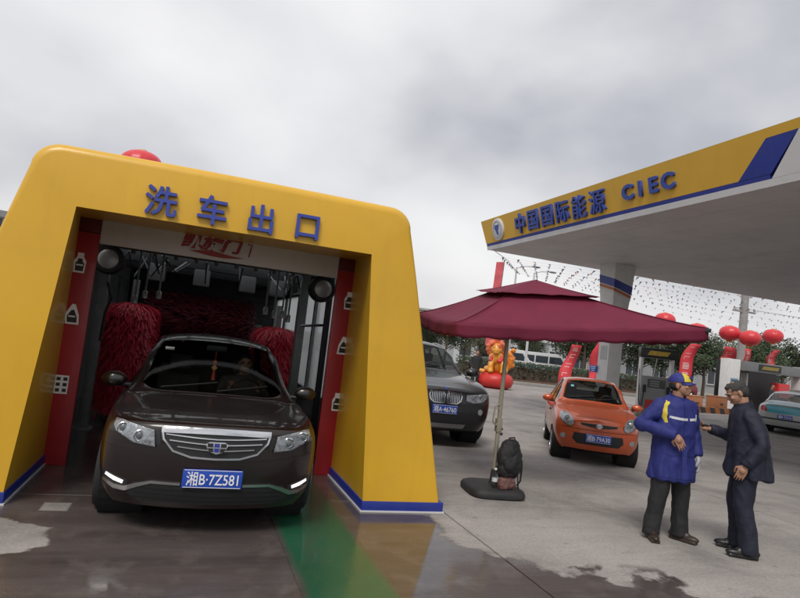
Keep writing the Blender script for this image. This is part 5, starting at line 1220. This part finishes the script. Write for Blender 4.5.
fb_ = thing('feather_banner', 'tall thin red feather banner rising behind the parasol top', 'banner', (pix(490,380,36).x, pix(490,380,36).y, 0))
p0, p1 = pix(500.5, 262, 36)-fb_.location, pix(489, 345, 36)-fb_.location; s_ = CR*.24
MB().add([p0-s_, p0+s_, p1+s_, p1-s_]+[q+CF*.01 for q in (p0-s_, p0+s_, p1+s_, p1-s_)], [(0,1,2,3),(7,6,5,4),(0,4,5,1),(1,5,6,2),(2,6,7,3),(3,7,4,0)]).build('cloth', mat('banner_pale_red', (.62,.11,.13), .7, var=.2, scale=3), fb_)
MB().tube([V3(0,0,0), p1+s_, p0+s_+V3(0,0,.1)], .025, 6).build('pole', galv, fb_)
pb_ = pix(141, 166, 11.5); balloon(pb_, .70, 'red balloon tethered above the roof of the wash portal', None, 2.94)
# bunting lines
fl_cols = [mat('flag_'+n_, tuple(q*1.4+.14 for q in c_), .7, var=.1) for n_, c_ in (('violet', (.10,.09,.14)),('red', (.22,.08,.09)),('blue', (.08,.09,.18)),('green', (.10,.14,.12)))]
rope = thing('carrying_rope', 'grey rope from the canopy corner to the street lamp carrying the bunting', 'rope', (9.0, 17.6, 0))
MB().tube([(0,0,5.0),(5.5,9,6.3),(11.2,18.2,7.3)], .012, 5).build('cord', mat('cord_grey', (.3,.28,.26), .8), rope)
rnd = random.Random(5)
for k in range(13):
    f = .06+.90*k/12; a = V3(9.0+11.2*f, 17.6+18.2*f, 5.0+2.3*f-.15); b_ = V3(a.x+34, a.y-4-6*f, 6.6-3.6*f*((k*7) % 13)/12+.4*f); t = thing('bunting_line', 'line of small pennants strung beyond the station canopy', 'bunting', (a.x, a.y, 0), 0, 'bunting lines beyond the canopy')
    P = lambda g_: V3(a.x+(b_.x-a.x)*g_, a.y+(b_.y-a.y)*g_, a.z+(b_.z-a.z)*g_-.5*math.sin(math.pi*g_))-V3(a.x,a.y,0)
    MB().tube([P(i/20) for i in range(21)], .0025, 4).build('cord', mat('cord_pale', (.5,.5,.5), .8), t)
    q = [MB() for _ in fl_cols]; nf = 58
    for i in range(nf):
        p = P((i+.5)/nf); w = .05+.02*f; dz = rnd.uniform(.08,.14); sw = V3(rnd.uniform(-.08,.08), rnd.uniform(-.10,.10), 0)
        q[rnd.choice((0,0,0,1,2,3))].add([p+V3(-w,0,0), p+V3(w,0,0), p+V3(0,0,-dz)+sw, p+V3(0,.008,-.01)], [(0,1,2),(0,2,3),(1,3,2)])
    for M, s_ in zip(fl_cols, q):
        if s_.v: stuff(s_.build('pennants', M, t))
# ---------------------------------------------------------------- street furniture
white_pole = mat('white_pole', (.55,.56,.56), .45, var=.08)
def lamp_post(p, h, side, label):
    t = thing('street_lamp', label, 'street lamp', (p.x, p.y, 0))
    MB().tube([(0,0,0),(0,0,h*.5),(0,0,h)], [.11,.085,.06], 12).build('pole', white_pole, t); MB().lathe([(.0,0),(.2,0),(.2,.12),(.12,.16)], (0,0,0), 'z', 14).build('base', white_pole, t)
    MB().tube([(0,0,h-.05),(side*.5,-.1,h+.15),(side*1.1,-.2,h+.2)], .035, 8).build('arm', white_pole, t); MB().ell((side*1.35,-.25,h+.2),(.34,.13,.07),14,8).build('lamp_head', mat('lamp_grey', (.2,.2,.21), .4), t, smooth=50)
lamp_post(pix(506, 372, 40), 7.5, 1, 'white street lamp behind the golden inflatable lion')
lamp_post(pix(524.5, 372, 43), 7.7, 1, 'white street lamp in front of the pale apartment block')
t = thing('utility_pole', 'grey concrete utility pole with crossarms beyond the balloons', 'pole', (pix(739,380,41).x, pix(739,380,41).y, 0))
cpm = mat('pole_concrete', (.27,.26,.25), .8, var=.12)
MB().tube([(0,0,0),(0,0,6),(0,0,11)], [.30,.26,.2], 14).build('shaft', cpm, t)
for z in (6.4, 9.6): MB().box((0,0,z),(2.0,.12,.12)).build('crossarm', cpm, t)
for z in (6.5, 9.7):
    for x in (-.9,-.4,.4,.9): MB().lathe([(.05,0),(.07,.05),(.04,.1),(.06,.16),(.0,.18)], (x,0,z), 'z', 8).build('insulator', mat('insulator', (.3,.2,.15), .3), t)
for dz, off in ((6.6,-.9),(6.6,.9)): MB().tube([V3(off,0,dz)+V3(f*60,-f*8,1.0*f-2.4*f*(1-f)) for f in [i/12 for i in range(13)]], .014, 4).build('wire', trim_k, t)
# ---------------------------------------------------------------- hedge, trees
leaf = [mat('leaf_dark', (.028,.045,.018), .65, var=.4, scale=3), mat('leaf_mid', (.045,.070,.026), .65, var=.4, scale=3), mat('leaf_olive', (.075,.078,.034), .65, var=.4, scale=3)]
bark = mat('bark', (.09,.07,.05), .9, var=.25, bump=.4, bscale=30)
def leaf_cloud(pts, n, size, rnd, spread):
    q = MB()
    for _ in range(n):
        c_, r_ = rnd.choice(pts); d = V3(rnd.gauss(0,1), rnd.gauss(0,1), rnd.gauss(0,.8)).normalized()*r_*rnd.uniform(.35,1.0)**.6; p = V3(*c_)+d
        u_ = V3(rnd.gauss(0,1), rnd.gauss(0,1), rnd.gauss(0,.6)).normalized(); v_ = u_.orthogonal().normalized(); s_ = size*rnd.uniform(.6,1.3)
        q.add([p-u_*s_, p+v_*s_*.55, p+u_*s_, p-v_*s_*.55], [(0,1,2,3)])
    return q
def tree_variant(seed, h, bare=False):
    rnd = random.Random(seed); tr = MB(); tr.tube([(0,0,0),(.05,.03,h*.25),(.0,.08,h*.45),(.08,.0,h*.72)], [h*.026,h*.021,h*.016,h*.008], 9); clumps = []
    for k in range(11):
        a = rnd.uniform(0, 6.28); z0 = h*rnd.uniform(.30,.62); L = h*rnd.uniform(.18,.34); e_ = V3(math.cos(a)*L, math.sin(a)*L, z0+L*rnd.uniform(.3,.9)); m1 = V3(math.cos(a)*L*.45, math.sin(a)*L*.45, z0+L*.25)
        tr.tube([(0,.05,z0), m1, e_], [h*.010,h*.007,h*.003], 6); clumps.append((e_, h*rnd.uniform(.10,.17))); clumps.append((m1+V3(0,0,h*.1), h*rnd.uniform(.08,.13)))
    for k in range(5): clumps.append((V3(rnd.uniform(-.12,.12)*h, rnd.uniform(-.12,.12)*h, h*rnd.uniform(.70,.93)), h*rnd.uniform(.09,.15)))
    crown = leaf_cloud(clumps, 4200, h*.016, rnd, 1)
    return tr.mesh('trunk', smooth=60), crown.mesh('crown')
TV = [tree_variant(s_, 6.0) for s_ in (1, 2, 3)]
for a, b_ in TV: a.materials.append(bark)
for (a, b_), M in zip(TV, leaf): b_.materials.append(M)
def where(x): return 'beyond the parked dark vehicle' if x < 468 else 'beyond the golden inflatable lion' if x < 540 else 'beyond the orange hatchback' if x < 625 else 'beyond the nearer fuel dispenser' if x < 700 else 'beyond the postered pillar' if x < 740 else 'beyond the red cabinet'
def tree(p, v, s, rz, label, group='trees along the far road'):
    t = thing('street_tree', label, 'tree', (p.x, p.y, -.02), rz, group); t.scale = (s, s, s*random.uniform(.92,1.08))
    for nm, me in (('trunk', TV[v][0]), ('crown', TV[v][1])):
        o_ = bpy.data.objects.new(nm, me); COL.objects.link(o_); o_.parent = t
LB = ['dense dark green tree', 'mid green tree', 'sparse olive green tree']
rnd = random.Random(12)
for x, d, v, s in ((428,44,0,.95),(443,47,1,.95),(462,49,0,1.12),(477,46,2,.78),(489,52,0,1.15),(518,50,1,.95),(534,60,0,.9),(566,45,0,.98),(582,43,1,.95),(598,46,0,1.05),(614,50,2,1.0),(640,48,0,.9),(662,46,1,.85),(680,44,0,.82),(692,47,0,1.0),(704,46,1,.95),(719,50,0,.95),(750,50,0,1.12),(764,47,1,1.02),(782,54,0,1.1),(800,58,2,.95),(412,50,1,.9)):
    s *= .72 if x < 545 else .92
    p = pix(x, 372, d); tree(p, v, s, rnd.uniform(0,6.28), LB[v]+' growing '+where(x))
# hedge in a planter
hp0, hp1 = V3(14.5, 31.0, 0), V3(28.5, 30.0, 0); hd_ = hp1-hp0; hl = hd_.length; ha = math.atan2(hd_.y, hd_.x)
pl_ = thing('planter_bed', 'long low planter bed with a pale kerb below the clipped hedge', 'planter', hp0, ha)
MB().b(0,hl,-.9,1.4,0,.18).build('kerb', mat('kerb_concrete', (.30,.29,.27), .8, bump=.3), pl_, bevel=.02)
rn = random.Random(4)
MB().b(.1,hl-.1,-.78,1.3,.18,.24).build('soil', mat('bed_soil', (.12,.065,.045), .95, var=.3, scale=2, bump=.6, bscale=14), pl_)
hedge = thing('hedge', 'clipped dark green hedge running along the far planter bed', 'hedge', hp0, ha)
q = MB()
for _ in range(9000):
    x, y, z = rn.uniform(.2,hl-.2), rn.uniform(.0,1.2), .24+1.0*rn.uniform(0,1)**.6+.10*noise.noise(V3(rn.uniform(0,30),0,0))
    p = V3(x,y,z); u_ = V3(rn.gauss(0,1), rn.gauss(0,1), rn.gauss(0,.7)).normalized(); v_ = u_.orthogonal().normalized(); s_ = .075*rn.uniform(.6,1.3); q.add([p-u_*s_, p+v_*s_*.55, p+u_*s_, p-v_*s_*.55], [(0,1,2,3)])
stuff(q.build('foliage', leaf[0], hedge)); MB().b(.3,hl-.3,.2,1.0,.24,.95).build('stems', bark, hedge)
# ---------------------------------------------------------------- far buildings and vans
def facade(name, label, loc, rz, w, d, h, wallc, nx, nz, gf=3.2, cat='building', winm=None, ww=.5):
    t = thing(name, label, cat, loc, rz); wall = mat('render_%s' % name+str(int(loc[0])), wallc, .85, var=.10, scale=.4, dirt=.2)
    wl_ = MB().b(-w/2,w/2,0,d,0,h).build('wall', wall, t); MB().b(-w/2-.2,w/2+.2,-.2,d+.2,h+.003,h+.35).build('parapet', wall, t)
    wm = winm or mat('far_window', (.05,.06,.07), .2, var=.2); fm = mat('far_frame', (.45,.45,.44), .5)
    for i in range(nx):
        for k in range(nz):
            x = -w/2+(i+.5)*w/nx; z = gf*.35+k*(h/nz)+.4; a = w/nx*ww; b_ = h/nz*.45
            f_ = MB().b(x-a/2-.06,x+a/2+.06,-.05,.02,z-.06,z+b_+.06).build('window', fm, t); MB().b(x-a/2,x-.03,-.06,-.052,z,z+b_).build('pane', wm, f_); MB().b(x+.03,x+a/2,-.06,-.052,z,z+b_).build('pane', wm, f_)
            MB().b(x-a/2-.12,x+a/2+.12,-.16,-.053,z-.12,z-.063).build('sill', fm, f_)
    return t
p = pix(546, 362, 92); facade('apartment_block', 'pale pink apartment block rising behind the trees', (p.x, p.y, 0), R(-20), 9, 9, 9.5, (.42,.32,.29), 4, 4)
p = pix(452, 352, 105); facade('apartment_block', 'grey white apartment block far behind the parked dark vehicle', (p.x, p.y, 0), R(-10), 18, 9, 7.5, (.40,.40,.39), 7, 3)
p = pix(520, 368, 66); facade('roadside_shop', 'low white roadside shop with a blue band behind the street lamps', (p.x, p.y, 0), R(-16), 15, 6, 3.3, (.50,.51,.52), 6, 1, gf=1.6)
p = pix(672, 385, 64); facade('roadside_shop', 'long low grey roadside shed behind the far pumps', (p.x, p.y, 0), R(-30), 22, 7, 3.6, (.26,.27,.28), 8, 1, gf=1.6)
p = pix(790, 395, 70); facade('roadside_shop', 'pale low roadside building beyond the red cabinet', (p.x, p.y, 0), R(-40), 18, 7, 3.4, (.42,.42,.42), 6, 1, gf=1.6)
p = pix(-70, 300, 30); facade('grey_building', 'grey building glimpsed past the outer edge of the yellow portal', (p.x, p.y, 0), R(20), 7.4, 8, 5.75, (.26,.26,.27), 3, 2)
vanw = mat('van_white', (.60,.61,.62), .35, coat=.6, var=.05)
def van(p, rz, label):
    t = thing('box_van', label, 'van', (p.x, p.y, 0), rz, None)
    q = MB().prism([(-2.3,.35),(-2.3,1.95),(-2.2,2.05),(1.3,2.05),(1.75,1.35),(2.35,1.15),(2.4,.35)], (0,-.85,0), (1,0,0), (0,0,1), (0,1.7,0)).build('body', vanw, t, bevel=.06, seg=3)
    for x0, x1 in ((-1.9,-.9),(-.8,.2)): MB().b(x0,x1,-.863,-.852,1.25,1.8).build('side_window', carglass if False else mat('van_glass', (.03,.04,.05), .1, var=0), t)
    MB().prism([(.3,1.25),(1.55,1.25),(1.2,1.8),(.3,1.8)], (0,-.863,0), (1,0,0), (0,0,1), (0,.011,0)).build('door_window', mat('van_glass', (.03,.04,.05), .1, var=0), t)
    MB().b(-2.2,2.3,-.866,-.852,.85,1.0).build('blue_band', mat('van_band', (.05,.16,.35), .4), t)
    for x in (-1.5, 1.6):
        for y in (-.75,.75): MB().lathe([(.0,-.1),(.22,-.1),(.32,-.09),(.33,0),(.32,.09),(.22,.1),(.0,.1)], (x,y,.33), 'y', 20).build('wheel', rubber, t, smooth=40)
van(pix(503, 384, 47), R(-25), 'white van with a blue band parked beyond the hedge near the golden lion')
van(pix(541, 386, 49), R(-22), 'white van with a blue band parked beyond the hedge below the pink block')
# ---------------------------------------------------------------- golden inflatable lion
gold = mat('inflatable_gold', (.70,.30,.035), .38, var=.2, scale=4, coat=.2); ired = mat('inflatable_red', (.55,.03,.025), .42, var=.1); imane = mat('inflatable_mane', (.62,.13,.06), .45, var=.25, scale=6)
lp = gnd(494, 388); lion = thing('inflatable_lion', 'golden inflatable lion with orange mane seated on a red drum', 'inflatable', (lp.x, lp.y, 0), R(-25)); lion.scale = (.98,.98,.98)
q = MB(); q.lathe([(.0,0),(.55,.0),(.80,.12),(.88,.36),(.80,.60),(.60,.72),(.0,.74)], (0,0,0), 'z', 28); ob('drum', q.mesh('drum', smooth=60), ired, lion)
q = MB(); q.ell((.1,.15,1.15),(.42,.46,.52),18,12); q.ell((-.05,-.10,1.45),(.36,.34,.36),18,12); q.ell((.25,.25,.92),(.36,.42,.32),16,10)
for sg in (-1,1):
    q.tube([(sg*.24,-.25,1.35),(sg*.30,-.42,1.05),(sg*.28,-.46,.82)], [.15,.14,.13], 12); q.ell((sg*.28,-.52,.80),(.15,.19,.10),12,8); q.ell((sg*.42,.05,.86),(.17,.30,.17),12,8)
ob('lion_body', remesh(q, .03, 6), gold, lion)
q = MB(); q.ell((-.08,-.22,1.86),(.29,.28,.28),18,12); q.ell((-.10,-.46,1.78),(.17,.15,.13),14,10); q.ell((-.10,-.50,1.68),(.14,.12,.06),12,8); 
for sg in (-1,1): q.ell((-.08+sg*.20,-.18,2.12),(.08,.06,.09),10,8)
hdo = ob('lion_head', remesh(q, .022, 4), gold, lion)
for sg in (-1,1): MB().ell((-.09+sg*.11,-.45,1.90),(.04,.03,.035),12,8).build('eye', trim_k, hdo, smooth=60)
q = MB()
for k in range(26):
    a = 2*math.pi*k/13; r_ = .33 if k < 13 else .40; q.ell((-.08+r_*math.cos(a), -.12+.14*(k >= 13), 1.88+r_*math.sin(a)*.95),(.12,.12,.12),10,8)
for k in range(14): q.ell((-.08+.26*math.cos(k*2.4), -.36+.04*math.sin(k), 2.02+.10*math.sin(k*1.7)),(.09,.09,.08),10,8)
for k in range(6): q.ell((-.08+.10*math.cos(k),-.05+.1*math.sin(k),2.18+.03*k),(.13,.13,.10),10,8)
ob('mane', remesh(q, .03, 2), imane, lion)
q = MB(); q.tube([(.40,.45,.85),(.62,.42,1.1),(.70,.40,1.45),(.62,.38,1.75)], [.14,.17,.20,.10], 12)
for k in range(7): q.ell((.66+.12*math.cos(k*2), .40+.1*math.sin(k*3), 1.15+.12*k),(.13,.13,.12),10,8)
ob('tail', remesh(q, .03, 2), mat('inflatable_amber', (.66,.22,.03), .42, var=.3, scale=7), lion)
q = MB()
for k in range(9): q.ell((-.05+.30*math.cos(k*.75-.4)*(.9), -.36+.05*math.cos(k*2), 1.50-.10*(k % 3)),(.10,.08,.09),10,8)
ob('ruff', remesh(q, .03, 2), ired, lion)
MB().tube([(-.55,-.35,.75),(-.95,-.3,.80),(-1.1,-.2,.95)], [.10,.12,.08], 10).build('streamer', gold, lion, smooth=60)
# ---------------------------------------------------------------- far bystanders
def bystander(p, rz, c_top, c_leg, label, s=1.0):
    t = thing('person', label, 'person', (p.x, p.y, 0), rz); b = MB(); hc_ = V3(0,-.02,1.56)
    b.loft([ring((0,0), rx, ry, z) for rx, ry, z in ((.15,.11,.82),(.16,.12,.95),(.17,.12,1.2),(.17,.10,1.36),(.07,.06,1.42))]); head_geo(b, hc_, Matrix.Identity(3)); b.tube([V3(0,0,1.36), hc_+V3(0,.02,-.06)], [.06,.055], 10)
    for sg in (-1,1):
        b.tube([V3(sg*.18,0,1.34), V3(sg*.24,.02,1.08), V3(sg*.22,-.06,.84)], [.055,.045,.032], 10); hand(b, V3(sg*.22,-.06,.84), (0,-.1,-1), (-sg,0,0), sg, .35)
        b.tube([V3(sg*.09,0,.86), V3(sg*.11,-.01,.47), V3(sg*.12,.02,.08)], [.085,.06,.042], 10); b.tube([V3(sg*.12,.02,.06), V3(sg*.13,-.12,.03)], [.035,.022], 8)
    bo = ob('body', remesh(b, .010, 3), skin, t)
    q = MB(); q.loft([ring((0,0), rx, ry, z) for rx, ry, z in ((.20,.15,.72),(.195,.145,1.0),(.20,.14,1.25),(.17,.11,1.37),(.08,.07,1.42))])
    for sg in (-1,1): q.tube([V3(sg*.18,0,1.34), V3(sg*.24,.02,1.08), V3(sg*.22,-.055,.86)], [.075,.068,.055], 10)
    ob('jacket', remesh(q, .016, 6), c_top, t)
    q = MB(); q.loft([ring((0,0), .165, .125, z) for z in (.80,.95)])
    for sg in (-1,1): q.tube([V3(sg*.09,0,.88), V3(sg*.11,-.01,.47), V3(sg*.12,.02,.05)], [.10,.082,.08], 10)
    ob('trousers', remesh(q, .016, 5), c_leg, t); hh = MB(); hh.ell(hc_+V3(0,.022,.045), (.08,.097,.078), 14, 10); hh.build('hair', hair_m, t, smooth=60)
    for sg in (-1,1): shoe(t, sg*.12, 0, 0, m_shoe)
    t.scale = (s,s,s); return t
bystander(gnd(474, 386), R(-10), mat('bystander_black', (.02,.02,.022), .8), m_trous, 'person in black standing beside the inflatable lion')
bystander(bay0+V3(2.45,-.5,0), R(20), mat('bystander_dark', (.025,.025,.032), .8), m_trous, 'person in dark clothes standing at the far refuelling bay')
# bare twigs past the left edge of the portal
bt_ = thing('bare_tree', 'bare twiggy tree behind the left side of the yellow portal', 'tree', (-9.5, 17.5, 0))
rn = random.Random(9); q = MB(); q.tube([(0,0,0),(.1,0,2.5),(.0,.1,4.2)], [.14,.10,.06], 8); q.build('trunk', bark, bt_); q = MB()
for k in range(46):
    a = rn.uniform(0,6.28); z0 = rn.uniform(2.4,4.2); L = rn.uniform(1.0,2.4); e_ = V3(math.cos(a)*L, math.sin(a)*L, z0+L*rn.uniform(.5,1.0)); q.tube([(0,.05,z0), V3(math.cos(a+.2)*L*.5, math.sin(a+.2)*L*.5, z0+L*.3), e_], [.03,.018,.006], 5)
    for j in range(3): q.tube([e_*.8+V3(0,0,z0*.2), e_+V3(rn.uniform(-.5,.5), rn.uniform(-.5,.5), rn.uniform(.1,.5))], [.010,.004], 4)
stuff(q.build('twigs', bark, bt_))
